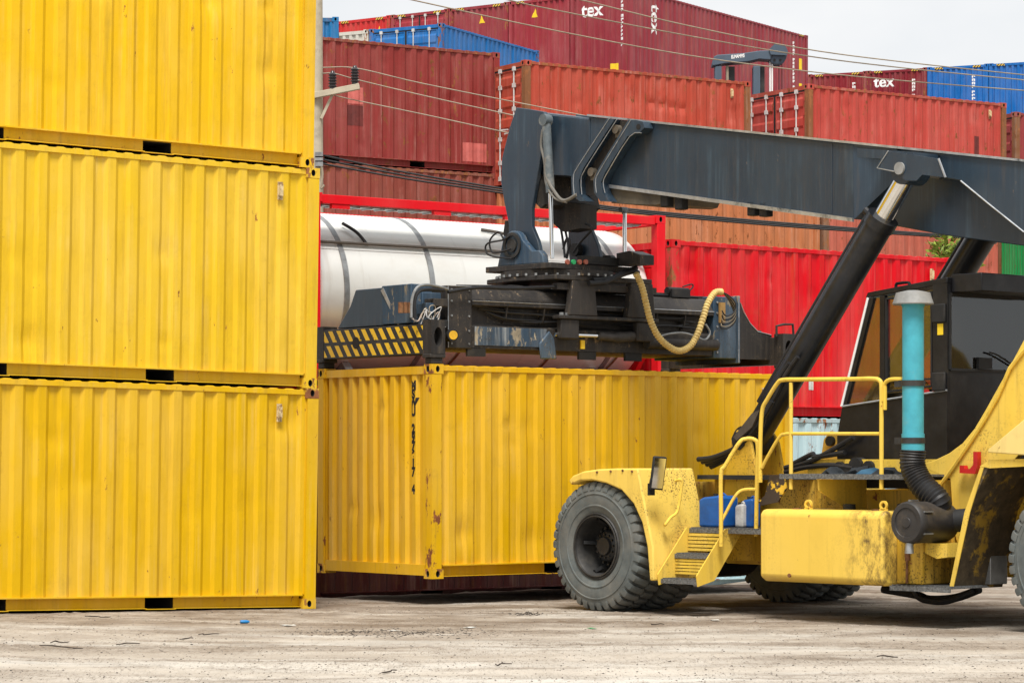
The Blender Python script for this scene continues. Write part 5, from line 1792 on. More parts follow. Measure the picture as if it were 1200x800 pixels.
    # boom stop and far catch
    MB().prism(pl([(655, 235), (690, 240), (690, 268), (668, 272), (657, 262)], 0.0), -0.14, 0.14).obj('nose_stop', 'spreader', RS)
    # swing damper: weathered barrel and chrome rod, near and far
    for pts, L in ((((640, 141), (645, 226), (647, 303)), 0.62), (((731, 246), (732, 250), (732, 300)), -0.62)):
        a_, j_, b_ = [P(x, y, L) for x, y in pts]
        MB().cyl(a_, j_, 0.058 if L > 0 else 0.034, n=14).cyl(a_ + Vector((0, -0.05, 0)), a_ + Vector((0, 0.06, 0)), 0.075 if L > 0 else 0.036, n=14).obj('damper_barrel', plain('scraped_grey_blue_barrel', (0.10, 0.12, 0.13), 0.5, scale=8, stain=(0.28, 0.27, 0.24), st=(0.5, 0.7)), RS)
        MB().cyl(j_, b_, 0.028, n=12).obj('damper_rod', 'chrome', RS)
    MB().tube([P(x, y, 0.66) for x, y in [(640, 185), (640, 205), (648, 222), (660, 235), (676, 228)]], 0.022, 8, 6).tube([P(x, y, 0.66) for x, y in [(636, 152), (634, 170), (638, 190), (640, 215), (650, 232), (664, 237)]], 0.016, 8, 6).obj('damper_hose', plain('grey_braided_hose', (0.16, 0.15, 0.13), 0.6), RS)
    for k, pts in enumerate(([(650, 245), (656, 262), (660, 285), (662, 302)], [(655, 240), (662, 268), (666, 290), (664, 303)], [(672, 296), (680, 284), (694, 268), (686, 262)], [(660, 292), (664, 280), (668, 284), (664, 300)])):
        MB().tube([P(x, y, 0.1) for x, y in pts], 0.016, 6, 5).obj('rotator_hose', 'hose_black', RS)
    for k, pts in enumerate(([(600, 303), (576, 300), (569, 293), (572, 285), (590, 281), (598, 276)], [(598, 292), (578, 296), (574, 282), (584, 272), (590, 280)])):
        MB().tube([P(x, y, 0.72) for x, y in pts], 0.012, 6, 6).obj('rotator_hose', 'hose_black', RS)
    MB().prism(pl([(585, 258), (596, 258), (598, 275), (597, 305), (587, 305), (583, 272)], 0.6), 0.44, 0.5).obj('hose_manifold', 'blackmatte', RS)
    # sensors and lamps hung under the boom
    for x, y in ((781, 238), (798, 241), (883, 248), (897, 249)):
        q = P(x, y, 0.45)
        MB().box(q.x - 0.06, q.x + 0.06, 0.38, 0.50, q.z - 0.05, q.z + 0.12).obj('boom_sensor', 'blackmatte', RS, bevel=0.012)
    # upper rotator: lobes that take the nose pins, top plate
    for s_, pin in ((1, (605, 288)), (-1, (692, 283))):
        px2, pz2 = pm(605, 288, 0.6)
        lobe = [(px2 + 0.30, 4.235), (px2 + 0.24, 4.42), (px2 + 0.18, 4.62)] + [(px2 + 0.19 * cos(radians(a_)), pz2 + 0.19 * sin(radians(a_))) for a_ in range(40, 180, 20)] + [(px2 - 0.24, 4.50), (px2 - 0.36, 4.40), (px2 - 0.50, 4.40), (px2 - 0.56, 4.34), (px2 - 0.58, 4.235)]
        MB().prism(lobe, s_ * 0.56, s_ * 0.66).obj('rotator_lobe', 'spreader_blue' if s_ > 0 else 'spreader', RS, bevel=0.012)
        MB().lathe([(0.125, 0.0), (0.165, 0.0), (0.165, 0.02), (0.125, 0.02), (0.125, 0.0)], (px2, s_ * 0.665 - (0.02 if s_ < 0 else 0), pz2), 'y', 24).obj('pin_collar', 'rim', RS)
    cxr = 2.90
    MB().box(cxr - 0.62, cxr + 0.62, -0.70, 0.70, 4.16, 4.235).obj('rotator_plate', 'spreader', RS, bevel=0.01)
    MB().box(cxr - 0.66, cxr - 0.58, -0.55, 0.20, 4.24, 4.34).obj('lamp_bar', 'blackmatte', RS)
    for k, mm_ in enumerate(('redlens', 'greenlens', 'redlens', 'redlens')):
        q = PF(664 + 7.2 * k, 307, cxr - 0.66)
        MB().cyl((cxr - 0.66, q.y, q.z), (cxr - 0.685, q.y, q.z), 0.032, n=16).obj('signal_lamp', mm_, RS)
    MB().prism([(cxr - 0.62, 4.24), (cxr - 1.05, 4.24), (cxr - 1.05, 4.36), (cxr - 0.85, 4.42), (cxr - 0.62, 4.40)], -0.70, -0.45).obj('damper_anchor', 'spreader', RS)
    # pivot at the tower
    MB().cyl((-7.65, -1.2, 3.95), (-7.65, 1.2, 3.95), 0.14, n=20).obj('boom_pivot', 'steel', RS)
boom()

# ------------------------------------------------------------------ spreader
SR = thing('container_spreader', 'greasy black container spreader clamped on the yellow container, with hazard-striped end beam', 'spreader', (CO.x, CO.y, 0), CY)
ZT = cz + HS                                        # container top
def spreader():
    rc = m2s((2.90, 0, 0))
    y0, y1 = 0.30, 1.45
    # main frame, a channel profile with a rolled top, a ledge and a recess
    prof = [(y0, 3.13), (y0, 3.40), (y0 + .10, 3.44), (y0 + .10, 3.64), (y0 - .03, 3.66), (y0 - .03, 3.71), (y0 + .08, 3.86), (y0 + .16, 3.89),
            (y1 - .16, 3.89), (y1 - .08, 3.86), (y1 + .03, 3.71), (y1 + .03, 3.66), (y1 - .10, 3.64), (y1 - .10, 3.44), (y1, 3.40), (y1, 3.13)]
    xl, xr = pc(552, 380, y0)[0], pc(835, 380, y0)[0]
    MB().prism(prof, xl, xr, 'x').obj('main_frame', 'spreader', SR, bevel=0.006)
    xl0 = pc(524, 380, y0)[0]
    MB().prism([(y0 - .02, 3.12), (y0 - .02, 3.89), (y1 + .02, 3.89), (y1 + .02, 3.12)], xl0, xl, 'x').obj('frame_end_box', 'spreader', SR, bevel=0.012)
    # scraped bluish pad on the lower web
    a_, b_ = pc(556, 390, y0)[0], pc(640, 390, y0)[0]
    MB().box(a_, b_, y0 - 0.012, y0 - 0.003, 3.17, 3.40).obj('wear_plate', paint('scraped_wear_plate', rust=0.75, grime=0.8, rough=0.42, fade=0.9, streak=1.0, speck=0.5, lightc=(0.34, 0.34, 0.31), color=(0.035, 0.062, 0.098), grimec=(0.05, 0.042, 0.032), rustc=(0.22, 0.19, 0.14)), SR)
    MB().prism([(b_ - .12, 3.02), (b_ - .14, 3.22), (b_ + .02, 3.38), (b_ + .10, 3.28), (b_ + .14, 3.02)], y0 - .05, y0 - .014).obj('bump_stop', 'spreader_blue', SR, bevel=0.02)
    for x, y in ((558, 412), (688, 412), (742, 412)):
        q = pc(x, y, y0)
        MB().box(q[0] - 0.14, q[0] + 0.14, y0 - 0.01, y0 + 0.03, 3.03, 3.128).obj('guide_tab', 'blackmatte', SR)
    # right end box and flare down to the end beam
    xe = pc(862, 380, y0)[0]
    MB().prism([(y0 - .02, 3.10), (y0 - .02, 3.92), (y1 + .02, 3.92), (y1 + .02, 3.10)], xr, xe, 'x').obj('frame_end_box', 'spreader_blue', SR, bevel=0.012)
    MB().prism([(y0 - .06, 3.04), (y0 - .06, 3.94), (y1 + .06, 3.94), (y1 + .06, 3.04)], xe, xe + 0.03, 'x').obj('end_plate', 'spreader_blue', SR, bevel=0.01)
    MB().box(xe + 0.03, 5.86, y0 + 0.1, y1 - 0.1, 3.12, 3.50).obj('telescopic_beam', 'spreader', SR, bevel=0.01)
    MB().box(0.17, xl0, y0 + 0.12, y1 - 0.12, 3.42, 3.80).obj('telescopic_beam', 'spreader_blue', SR, bevel=0.01)
    # flared gussets on the right: curved top edge
    g = [(xe + 0.03, 3.10), (xe + 0.03, 3.86), (xe + 0.10, 3.72), (xe + 0.22, 3.58), (xe + 0.36, 3.47), (5.90, 3.43), (5.90, 3.10)]
    for yy in (y0 - .05, y1):
        MB().prism(g, yy, yy + 0.05).obj('gusset', 'spreader', SR)
    # left riser: trapezoid block on the end beam
    MB().prism([(2.02, 3.41), (1.74, 3.68), (1.62, 3.88), (1.05, 3.88), (1.02, 3.41)], 0.02, 0.30, 'x').obj('end_riser', 'boom', SR, bevel=0.012)
    MB().box(0.02, 0.34, 0.45, 1.06, 3.42, 3.90).obj('end_riser_block', 'spreader_blue', SR, bevel=0.01)
    MB().bar((0.02, 1.04, 3.86), (0.05, 0.72, 3.42), 0.03, 0.05).obj('riser_stay', 'edge', SR)
    # end beams with hazard stripes, corner housings and twist-lock blocks
    for k, x0 in enumerate((-0.01, L20 - 0.19)):
        MB().box(x0, x0 + 0.20, 0.165, WID - 0.165, 3.03, 3.40).obj('end_beam', 'hazard' if k == 0 else 'spreader', SR, bevel=0.006)
        for yy0, yy1 in ((-0.01, 0.163), (WID - 0.163, WID + 0.01)):
            mb = MB()
            lo, hi = 3.015, 3.425
            w_, h_ = 0.20, hi - lo
            X0, X1 = x0 - 0.005, x0 + 0.205
            near = yy0 < 1
            fy = yy0 if near else yy1
            oval_face(mb, ((X0 + X1) / 2, fy, (lo + hi) / 2 + 0.02), (1, 0, 0), (0, 0, 1), X1 - X0, h_, 0.125, 0.235, (0, 1 if near else -1, 0), 0.13)
            # remaining walls
            a, b2 = min(yy0, yy1), max(yy0, yy1)
            lo += 0.02; hi += 0.02
            mb.add([(X0, a, lo), (X0, b2, lo), (X0, b2, hi), (X0, a, hi)], [(0, 1, 2, 3)])
            mb.add([(X1, a, lo), (X1, b2, lo), (X1, b2, hi), (X1, a, hi)], [(0, 1, 2, 3)])
            oy = b2 if near else a
            mb.add([(X0, oy, lo), (X1, oy, lo), (X1, oy, hi), (X0, oy, hi)], [(0, 1, 2, 3)])
            mb.add([(X0, a, lo), (X1, a, lo), (X1, b2, lo), (X0, b2, lo)], [(0, 1, 2, 3)])
            mb.add([(X0, a, hi), (X1, a, hi), (X1, b2, hi), (X0, b2, hi)], [(0, 1, 2, 3)])
            mb.obj('corner_housing', ['spreader', 'dark'], SR)
            ym = (yy0 + yy1) / 2
            xm = (X0 + X1) / 2
            MB().box(xm - 0.115, xm + 0.115, ym - 0.085, ym + 0.085, 2.985, 3.033).box(xm - 0.085, xm + 0.085, ym - 0.065, ym + 0.065, 2.915, 2.985).obj('twist_lock', 'spreader', SR, bevel=0.008)
    # dark disc painted as the shade of a round hole in the striped beam
    q = S(417, 398, 0)
    u_, v_ = ray(417, 398)
    tpar = (CO.dot(CU) - 0.012) / (u_ * CU.x + CU.y)
    wp = Vector((u_ * tpar, tpar)) - CO
    MB().cyl((-0.0135, wp.dot(CV), 3.215), (-0.011, wp.dot(CV), 3.215), 0.075, n=20).obj('beam_hole_shade', 'dark', SR)
    # guide handle on the right housing
    hp = [S(910, 394, 0.08), S(910, 382, 0.08), S(918, 380, 0.08), S(929, 380, 0.08), S(930, 394, 0.08)]
    MB().tube(hp, 0.018, 6, 1).obj('guide_loop', 'spreader', SR)
    # electrical gear at the left end of the frame
    for x, y, w_, h_, mm_ in ((497, 362, .12, .14, 'spreader_blue'), (500, 378, .16, .12, 'spreader_blue'), (510, 355, .22, .10, 'spreader'), (515, 380, .10, .10, 'blackmatte')):
        q = pc(x, y, 0.34)
        MB().box(q[0] - w_ / 2, q[0] + w_ / 2, 0.22, 0.42, q[1] - h_ / 2, q[1] + h_ / 2).obj('valve_box', mm_, SR, bevel=0.012)
    for x in (467, 472, 478):
        q = pc(x, 362, 0.45)
        MB().cyl((q[0], 0.40, q[1] - 0.05), (q[0], 0.40, q[1] + 0.08), 0.035, n=12).obj('hose_fitting', 'rust', SR)
    for pts, mm_, r_ in (([(482, 372), (483, 350), (490, 336), (505, 334), (525, 339)], 'steel', 0.018), ([(486, 374), (486, 352), (494, 340), (520, 340)], 'hose_black', 0.022),
                     ([(483, 373), (490, 376), (496, 366), (506, 366)], 'rodgrey', 0.010), ([(505, 386), (508, 372), (515, 366), (512, 380)], 'rodgrey', 0.010), ([(525, 342), (560, 337), (600, 338), (650, 336)], 'hose_black', 0.022)):
        MB().tube([S(x, y, 0.20) for x, y in pts], r_, 8, 6).obj('spreader_hose', mm_, SR)
    q = S(527, 393, y0 - 0.03)
    wl2 = MB().cyl((q.x, y0 - 0.02, q.z), (q.x - 0.03, y0 - 0.14, q.z), 0.075, n=18).obj('work_lamp', 'blackmatte', SR)
    MB().cyl((q.x - 0.03, y0 - 0.14, q.z), (q.x - 0.032, y0 - 0.146, q.z), 0.055, n=18).obj('lamp_lens', 'amber', wl2)
    # slewing ring under the rotator, bolt circle, turntable plate
    MB().cyl((rc.x, rc.y, 4.083), (rc.x, rc.y, 4.159), 0.74, n=48).obj('slewing_ring', 'spreader', SR)
    mb = MB()
    for k in range(36):
        a = 2 * pi * k / 36
        mb.cyl((rc.x + 0.79 * cos(a), rc.y + 0.79 * sin(a), 4.08), (rc.x + 0.79 * cos(a), rc.y + 0.79 * sin(a), 4.11), 0.018, n=6)
    mb.obj('ring_bolts', 'steel', SR)
    mb = MB()
    mb.prism([(rc.x - 0.62, rc.y - 0.70), (rc.x + 1.0, rc.y - 0.70), (rc.x + 1.08, rc.y), (rc.x + 1.0, rc.y + 0.70), (rc.x - 0.62, rc.y + 0.70), (rc.x - 0.74, rc.y)], 4.02, 4.082, 'z')
    mb.obj('turntable_plate', 'spreader', SR, bevel=0.01)
    # four flared pedestals and the side-shift carriage
    for sx_, xx in ((-1, rc.x - 0.16), (1, rc.x + 0.82)):
        for yy in (rc.y - 0.70, rc.y + 0.62):
            hw = 0.24
            pts = [(xx - hw, 3.58), (xx + hw, 3.58), (xx + hw * 0.92, 3.72), (xx + hw * 0.80, 4.02), (xx - hw * 0.75, 4.02), (xx - hw * 0.85, 3.75)]
            MB().prism(pts, yy, yy + 0.10).obj('pedestal', 'spreader', SR, bevel=0.01)
    xc0, xc1 = rc.x - 0.55, rc.x + 1.12
    for yy0, yy1 in ((y0 - 0.18, y0 - 0.035), (y1 + 0.035, y1 + 0.18)):
        MB().box(xc0, xc1, yy0, yy1, 3.53, 3.575).obj('carriage_rail', 'spreader', SR, bevel=0.008)
        MB().box(xc0 + 0.05, xc0 + 0.35, yy0 + 0.03, yy1 - 0.02, 3.28, 3.53).obj('carriage_shoe', 'spreader', SR, bevel=0.015)
        MB().box(xc1 - 0.35, xc1 - 0.05, yy0 + 0.03, yy1 - 0.02, 3.28, 3.53).obj('carriage_shoe', 'spreader', SR, bevel=0.015)
    for xx in (xc0 + 0.08, xc0 + 0.17, xc0 + 0.26, xc1 - 0.25, xc1 - 0.15, xc1 - 0.06):
        MB().cyl((xx, y0 - 0.12, 3.575), (xx, y0 - 0.12, 3.61), 0.03, n=8).obj('carriage_bolt', 'steel', SR)
    for yy in (rc.y - 0.60, rc.y + 0.60):
        MB().box(xc0, xc1, yy - 0.05, yy + 0.05, 3.90, 3.98).obj('cross_bearer', 'spreader', SR)
    # side-shift cylinder: chrome rod, wrapped barrel
    ra, rb = S(650, 392, y0 - 0.07), S(701, 393, y0 - 0.07)
    bz = (ra.z + rb.z) / 2
    MB().cyl((ra.x, y0 - 0.07, bz), (rb.x, y0 - 0.07, bz), 0.026, n=14).obj('shift_rod', 'chrome', SR)
    xx = S(755, 396, y0 - 0.07).x
    MB().tube([(rb.x, y0 - .07, bz), (rb.x + .3, y0 - .075, bz - .01), (rb.x + .6, y0 - .07, bz + .01), (xx, y0 - .07, bz)], [0.055, 0.07, 0.062, 0.05], 12, 5).obj('shift_cylinder', plain('greasy_wrapped_sleeve', (0.045, 0.04, 0.036), 0.6, var=0.6, scale=7, bump=0.6), SR)
    q = S(684, 404, y0 - 0.04)
    MB().box(q.x - 0.03, q.x + 0.03, y0 - 0.03, y0 - 0.004, q.z - 0.05, q.z + 0.06).obj('yellow_tag', 'sticker', SR)
    MB().cyl((S(757, 396, y0 - .06).x, y0 - .07, 3.27), (xr, y0 - .07, 3.27), 0.075, n=16).obj('side_pipe', 'spreader', SR)
    # stiffeners, bolt rows, bare worn edges and runs of thin hose on the near side
    for xx in (xl + 0.55, xl + 1.15, xr - 0.5, xr - 1.0):
        MB().prism([(y0 + .098, 3.45), (y0 + .01, 3.50), (y0 - .02, 3.655), (y0 + .098, 3.655)], xx, xx + 0.015, 'x').obj('stiffener', 'spreader', SR)
    for zz in (3.18, 3.34, 3.52, 3.70, 3.84):
        for xx in (xl0 + 0.05, xl - 0.05):
            MB().cyl((xx, y0 - 0.02, zz), (xx, y0 - 0.032, zz), 0.014, n=6).obj('frame_bolt', 'steel', SR)
        MB().cyl((xr + 0.06, y0 - 0.02, zz), (xr + 0.06, y0 - 0.034, zz), 0.016, n=6).obj('frame_bolt', 'steel', SR)
    for pts in (((xl0, y0 - .022, 3.13), (xl0, y0 - .022, 3.88)), ((xl0, y0 - .022, 3.885), (xl, y0 - .022, 3.885)), ((xe, y0 - .062, 3.05), (xe, y0 - .062, 3.93)), ((xl, y0 - .032, 3.712), (xr, y0 - .032, 3.712)), ((xe + .04, y0 - .052, 3.85), (xe + .11, y0 - .052, 3.72), (xe + .22, y0 - .052, 3.58), (xe + .36, y0 - .052, 3.475), (5.89, y0 - .052, 3.435))):
        MB().tube(pts, 0.006, 5, 1).obj('worn_edge', 'edge', SR)
    rh = random.Random(12)
    for k in range(4):
        za = 3.66 - 0.035 * k
        pts = [(xl + 0.05 + 0.1 * k, y0 + 0.04, za)]
        for j in range(1, 9):
            pts.append((xl + 0.1 + (xr - xl - 0.4) * j / 8.0, y0 + 0.03 + rh.uniform(-0.02, 0.02), 3.62 - 0.04 * k + rh.uniform(-0.05, 0.02)))
        MB().tube(pts, 0.013, 6, 4).obj('spreader_hose', 'hose_black', SR)
    for k, (x, y) in enumerate(((570, 339), (600, 338), (625, 337), (770, 343), (820, 343))):
        q = pc(x, y, y0 + 0.3)
        MB().box(q[0] - 0.10, q[0] + 0.10, y0 + 0.2, y0 + 0.36, 3.892, 3.93 + 0.02 * (k % 2)).obj('hose_clip', 'spreader', SR, bevel=0.006)
    for k in range(3):
        MB().tube([(xl - 0.1 + 0.05 * k, y0 + 0.16 + 0.06 * k, 3.90), (xl + 0.8, y0 + 0.18 + 0.06 * k, 3.925), (xl + 1.6, y0 + 0.16 + 0.06 * k, 3.905), (xr - 1.3, y0 + 0.2 + 0.06 * k, 3.92), (xr - 0.1, y0 + 0.18 + 0.06 * k, 3.91)], 0.018, 6, 5).obj('spreader_hose', 'hose_black', SR)
    for k in range(5):                       # thin tangled wires at the valve gear
        bx = S(500 + 3 * k, 372, 0.19)
        MB().tube([bx, bx + Vector((rh.uniform(-.1, .1), -0.02, rh.uniform(.05, .14))), bx + Vector((rh.uniform(-.15, .15), -0.03, rh.uniform(-.05, .12))), bx + Vector((rh.uniform(-.12, .2), 0, rh.uniform(-.16, -.02)))], 0.006, 5, 6).obj('loose_wire', 'wire' if k % 2 else 'rodgrey', SR)
    # hoses from the rotator and the yellow conduit
    MB().tube([S(x, y, 0.05) for x, y in [(690, 332), (710, 330), (728, 322), (742, 318), (748, 320)]], 0.035, 10, 6).tube([S(x, y, 0.08) for x, y in [(695, 328), (715, 326), (732, 318), (746, 314)]], 0.03, 10, 6).obj('hose_bundle', 'hose_black', SR)
    MB().tube([S(x, y, -0.02) for x, y in [(745, 320), (752, 335), (757, 355), (762, 375), (770, 392), (781, 404), (795, 411), (808, 406), (817, 392), (824, 372), (830, 354), (838, 343), (846, 342)]], 0.037, 12, 11, ridge=0.009).obj('yellow_conduit', 'hose_yellow', SR)
    for k in range(7):
        MB().tube([S(x, y, -0.02 + 0.01 * k) for x, y in [(846, 342), (855, 347 + k), (862, 356 + 3 * k), (860 - k, 366 + 3 * k), (851 - k, 370 + 2.4 * k), (846, 364 + 2.6 * k)]], 0.009, 6, 5).obj('loose_cable', plain('pale_cable', (0.30, 0.25, 0.18), 0.6) if k % 2 else 'hose_black', SR)
    q = S(842, 366, y0)
    MB().box(q.x - 0.03, q.x + 0.06, y0 - 0.07, y0 - 0.035, q.z - 0.14, q.z + 0.13).obj('terminal_block', plain('ochre_terminal_block', (0.35, 0.20, 0.06), 0.6), SR)
    q = S(795, 338, 0.5)
    MB().box(q.x - 0.18, q.x + 0.14, 0.42, 0.58, 3.895, 4.0).cyl((q.x - 0.2, 0.5, 3.98), (q.x + 0.16, 0.5, 3.98), 0.05, n=12).obj('solenoid_valve', 'blackmatte', SR)
    MB().tube([S(x, y, 0.5) for x, y in [(800, 336), (810, 333), (812, 336), (806, 343)]], 0.010, 6, 4).obj('spreader_hose', 'hose_black', SR)
    MB().tube([S(x, y, 0.2) for x, y in [(760, 400), (780, 392), (800, 390), (815, 394), (826, 398), (832, 390), (827, 380)]], 0.014, 8, 6).obj('spreader_hose', 'steel', SR)
spreader()

# ------------------------------------------------------------------ utility pole and wires
def pole_and_wires():
    YP = 50.0
    pc_ = at_depth(368.5, 400, YP)
    Rp = thing('utility_pole', 'pale concrete utility pole with crossarm behind the yellow stack', 'utility pole', (pc_.x, YP, BASE))
    MB().cyl((0, 0, 0), (0, 0, 11.6), 0.19, 0.145, n=14).obj('pole_shaft', 'pole', Rp)
    def rel(x, y, Y=YP):
        p = at_depth(x, y, Y)
        return Vector((p.x - pc_.x, p.y - YP, p.z - BASE))
    a_, b_ = rel(377, 112), rel(422, 103)
    d_ = (b_ - a_)
    MB().bar(a_ - d_ * 0.9 + Vector((0, -0.18, 0)), b_ + Vector((0, -0.18, 0)), 0.11, 0.11).obj('crossarm', 'pole', Rp, bevel=0.008)
    MB().bar(rel(377, 140) + Vector((0, -.12, 0)), rel(391, 110) + Vector((0, -.12, 0)), 0.03, 0.05).obj('crossarm_brace', 'pole', Rp)
    tops = []
    for x, y in ((390.5, 106), (416.5, 100)):
        q = rel(x, y) + Vector((0, -0.18, 0))
        mb = MB()
        prof = [(0.02, -0.02), (0.06, 0.0)]
        for k in range(5):
            z = 0.03 + k * 0.052
            prof += [(0.055, z), (0.078, z + 0.012), (0.078, z + 0.026), (0.055, z + 0.04)]
        prof += [(0.04, 0.30), (0.03, 0.33), (0.001, 0.335)]
        mb.lathe(prof, q, 'z', 18)
        mb.obj('insulator', 'insul', Rp)
        tops.append(q + Vector((0, 0, 0.33)))
    for k in range(3):
        q = rel(378, 183 + 5 * k)
        MB().box(q.x - 0.12, q.x + 0.02, -0.22, -0.10, q.z - 0.05, q.z + 0.05).obj('cable_clamp', 'steel', Rp)
    MB().tube([rel(376, 190) + Vector((0, -.2, 0)), rel(379, 205) + Vector((0, -.2, 0)), rel(377, 222) + Vector((0, -.2, 0)), rel(381, 218) + Vector((0, -.2, 0))], 0.02, 6, 5).obj('loose_wire', 'wire', Rp)
    def wire(name, lab, pts, r, mat_, Ya, Yb, group):
        n = len(pts)
        x0, x1 = pts[0][0], pts[-1][0]
        q = [at_depth(x, y, Ya + (Yb - Ya) * (x - x0) / (x1 - x0)) for x, y in pts]
        o = MB().tube(q, r, 6, 6).obj(name, mat_)
        tag(o, lab, 'wire', group)
    gw = 'thin overhead wires'
    wire('overhead_wire', 'thin pale wire on the insulator at the end of the crossarm', [(300, 72), (371, 79), (416.5, 80), (495, 98), (640, 127), (760, 150)], 0.011, 'wire', 50, 50, gw)
    wire('overhead_wire', 'thin pale wire on the insulator next to the pole', [(300, 80), (371, 86), (390.5, 86), (420, 94), (500, 113), (600, 135), (740, 165)], 0.011, 'wire', 50, 50, gw)
    wire('overhead_wire', 'thin pale wire strung below the crossarm', [(300, 88), (371, 105), (400, 114), (500, 135), (597, 156), (740, 185)], 0.011, 'wire', 50, 50, gw)
    gw = 'long wires across the sky'
    lab = ['topmost of three long thin wires crossing the magenta containers', 'middle one of three long thin wires crossing the magenta containers', 'lowest of three long thin wires crossing the magenta containers']
    for k, pts in enumerate(([(560, -28), (680, 0), (800, 29), (940, 57), (1060, 73), (1210, 89)], [(540, -13), (595, 0), (640, 10), (800, 41), (940, 65), (1060, 80), (1210, 95)], [(440, -9), (482, 0), (640, 34), (800, 64), (940, 83), (1060, 95), (1210, 107)])):
        wire('overhead_wire', lab[k], pts, 0.012, 'wire', 47, 54, gw)
    gw = 'thick black cables'
    lab = ['upper thick black cable running from the pole behind the boom', 'middle thick black cable running from the pole behind the boom', 'lower thick black cable running from the pole behind the boom']
    for k in range(3):
        pts = [(300, 163 + 7 * k), (378, 182 + 5 * k), (480, 203 + 3.6 * k), (588, 221 + 2.6 * k), (712, 242 + 2 * k), (880, 258 + 2 * k), (1020, 269 + 1.6 * k), (1120, 276 + 1.2 * k), (1210, 281 + k)]
        wire('power_cable', lab[k], pts, 0.020, 'hose_black', 50, 53, gw)
pole_and_wires()

# ------------------------------------------------------------------ lifting mast behind the red containers
def mast():
    Y = 74.0
    o0 = at_depth(846, 400, Y)
    R = thing('lifting_mast', 'blue grey lifting mast with pulley head rising behind the red containers', 'crane mast', (o0.x, Y, BASE))
    def rel(x, y):
        p = at_depth(x, y, Y)
        return Vector((p.x - o0.x, p.z - BASE))
    arm = [rel(*p) for p in ((836, 68), (840, 66), (870, 64), (890, 61), (902, 61), (904, 66), (902, 72), (889, 71), (876, 74), (850, 76), (834, 79), (834, 76))]
    MB().prism([tuple(p) for p in arm], -0.25, 0.25).obj('arm', 'greycrane', R, bevel=0.02)
    for xa, xb in ((837.5, 845), (882, 890)):
        a_, b_ = rel(xa, 76), rel(xb, 76)
        MB().box(a_.x, b_.x, -0.22, 0.22, 0, a_.y - 0.06).obj('mast_leg', 'greycrane', R, bevel=0.02)
    c_ = rel(855, 76)
    MB().box(rel(851, 76).x, rel(861, 76).x, 0.0, 0.2, 6.0, c_.y - 0.05).obj('back_leg', 'hub', R)
    MB().cyl((rel(852, 80).x, -0.1, 6.0), (rel(852, 80).x, -0.1, c_.y - 0.04), 0.04, n=8).obj('mast_rod', 'wire', R)
    MB().box(rel(890.5, 76).x, rel(896, 76).x, 0.0, 0.2, 6.0, c_.y - 0.05).obj('back_leg', 'hub', R)
    h = rel(910, 66)
    mb = MB()
    mb.lathe([(0.001, -0.22), (0.10, -0.22), (0.22, -0.21), (0.26, -0.18), (0.26, -0.06), (0.20, -0.05), (0.20, 0.05), (0.26, 0.06), (0.26, 0.18), (0.22, 0.21), (0.001, 0.22)], (h.x, 0, h.y), 'y', 28)
    mb.obj('pulley', 'greycrane', R)
    mb = MB()
    for k in range(6):
        a = 2 * pi * k / 6
        mb.cyl((h.x + 0.16 * cos(a), -0.225, h.y + 0.16 * sin(a)), (h.x + 0.16 * cos(a), -0.235, h.y + 0.16 * sin(a)), 0.035, n=10)
    mb.obj('pulley_hole_shade', 'dark', R)  # dark discs paint the shade of the pulley's holes
    MB().prism([tuple(rel(*p)) for p in ((900, 60), (906, 54), (918, 54), (922, 62), (921, 67), (902, 66))], -0.30, -0.24).obj('pulley_cover', 'greycrane', R)
    for x in (902, 904.5):
        q = rel(x, 76)
        MB().cyl((q.x, -0.1, 6.0), (q.x, -0.1, h.y - 0.05), 0.022, n=8).obj('hoist_rod', 'white', R)
    for x in (913, 916.5):
        q = rel(x, 76)
        MB().cyl((q.x, 0.05, 6.0), (q.x, 0.05, h.y - 0.05), 0.012, n=6).obj('hoist_chain', 'hub', R)
    me = text_mesh('ELMAMMS', 0.13, bold=0.005)
    bm = bmesh.new(); bm.from_mesh(me)
    q = rel(856, 70.5)
    for v_ in bm.verts:
        v_.co = (q.x + v_.co.x * 0.62, -0.256, q.y + v_.co.y + v_.co.x * 0.07)
    bm.to_mesh(me); bm.free()
    link('lettering', me, 'white', R)
mast()

# ------------------------------------------------------------------ sapling behind the bright red container
def sapling():
    Yt = 50.0
    o0 = at_depth(1122, 400, Yt)
    R = thing('sapling', 'thin sapling with yellow green leaves showing above the bright red container', 'tree', (o0.x, Yt, BASE))
    MB().tube([(0, 0, 0), (0.05, 0.02, 1.8), (-0.03, 0, 3.6), (0.02, 0, 5.6)], [0.06, 0.045, 0.03, 0.015], 8, 4).obj('trunk', 'bark', R)
    rnd = random.Random(3)
    vs, fs = [], []
    for cx, cz_, n in ((-0.26, 5.74, 220), (-0.10, 5.62, 160), (0.12, 5.66, 160), (0.05, 5.5, 150), (0.02, 5.1, 120), (0.1, 4.6, 80)):
        for k in range(n):
            c_ = Vector((cx + rnd.gauss(0, 0.13), rnd.gauss(0, 0.2), cz_ + rnd.gauss(0, 0.13)))
            a = rnd.uniform(0, 2 * pi)
            dr = Vector((cos(a) * 0.6, sin(a) * 0.6, rnd.uniform(-0.2, 1.0))).normalized()
            sd_ = dr.cross(Vector((rnd.uniform(-1, 1), rnd.uniform(-1, 1), 0.3))).normalized()
            ln, wd = rnd.uniform(0.10, 0.2), rnd.uniform(0.018, 0.035)
            i = len(vs)
            vs += [c_, c_ + dr * ln * 0.5 + sd_ * wd, c_ + dr * ln, c_ + dr * ln * 0.5 - sd_ * wd]
            fs.append((i, i + 1, i + 2, i + 3))
    MB().add(vs, fs).obj('crown', 'leaf', R, smooth=0)
sapling()

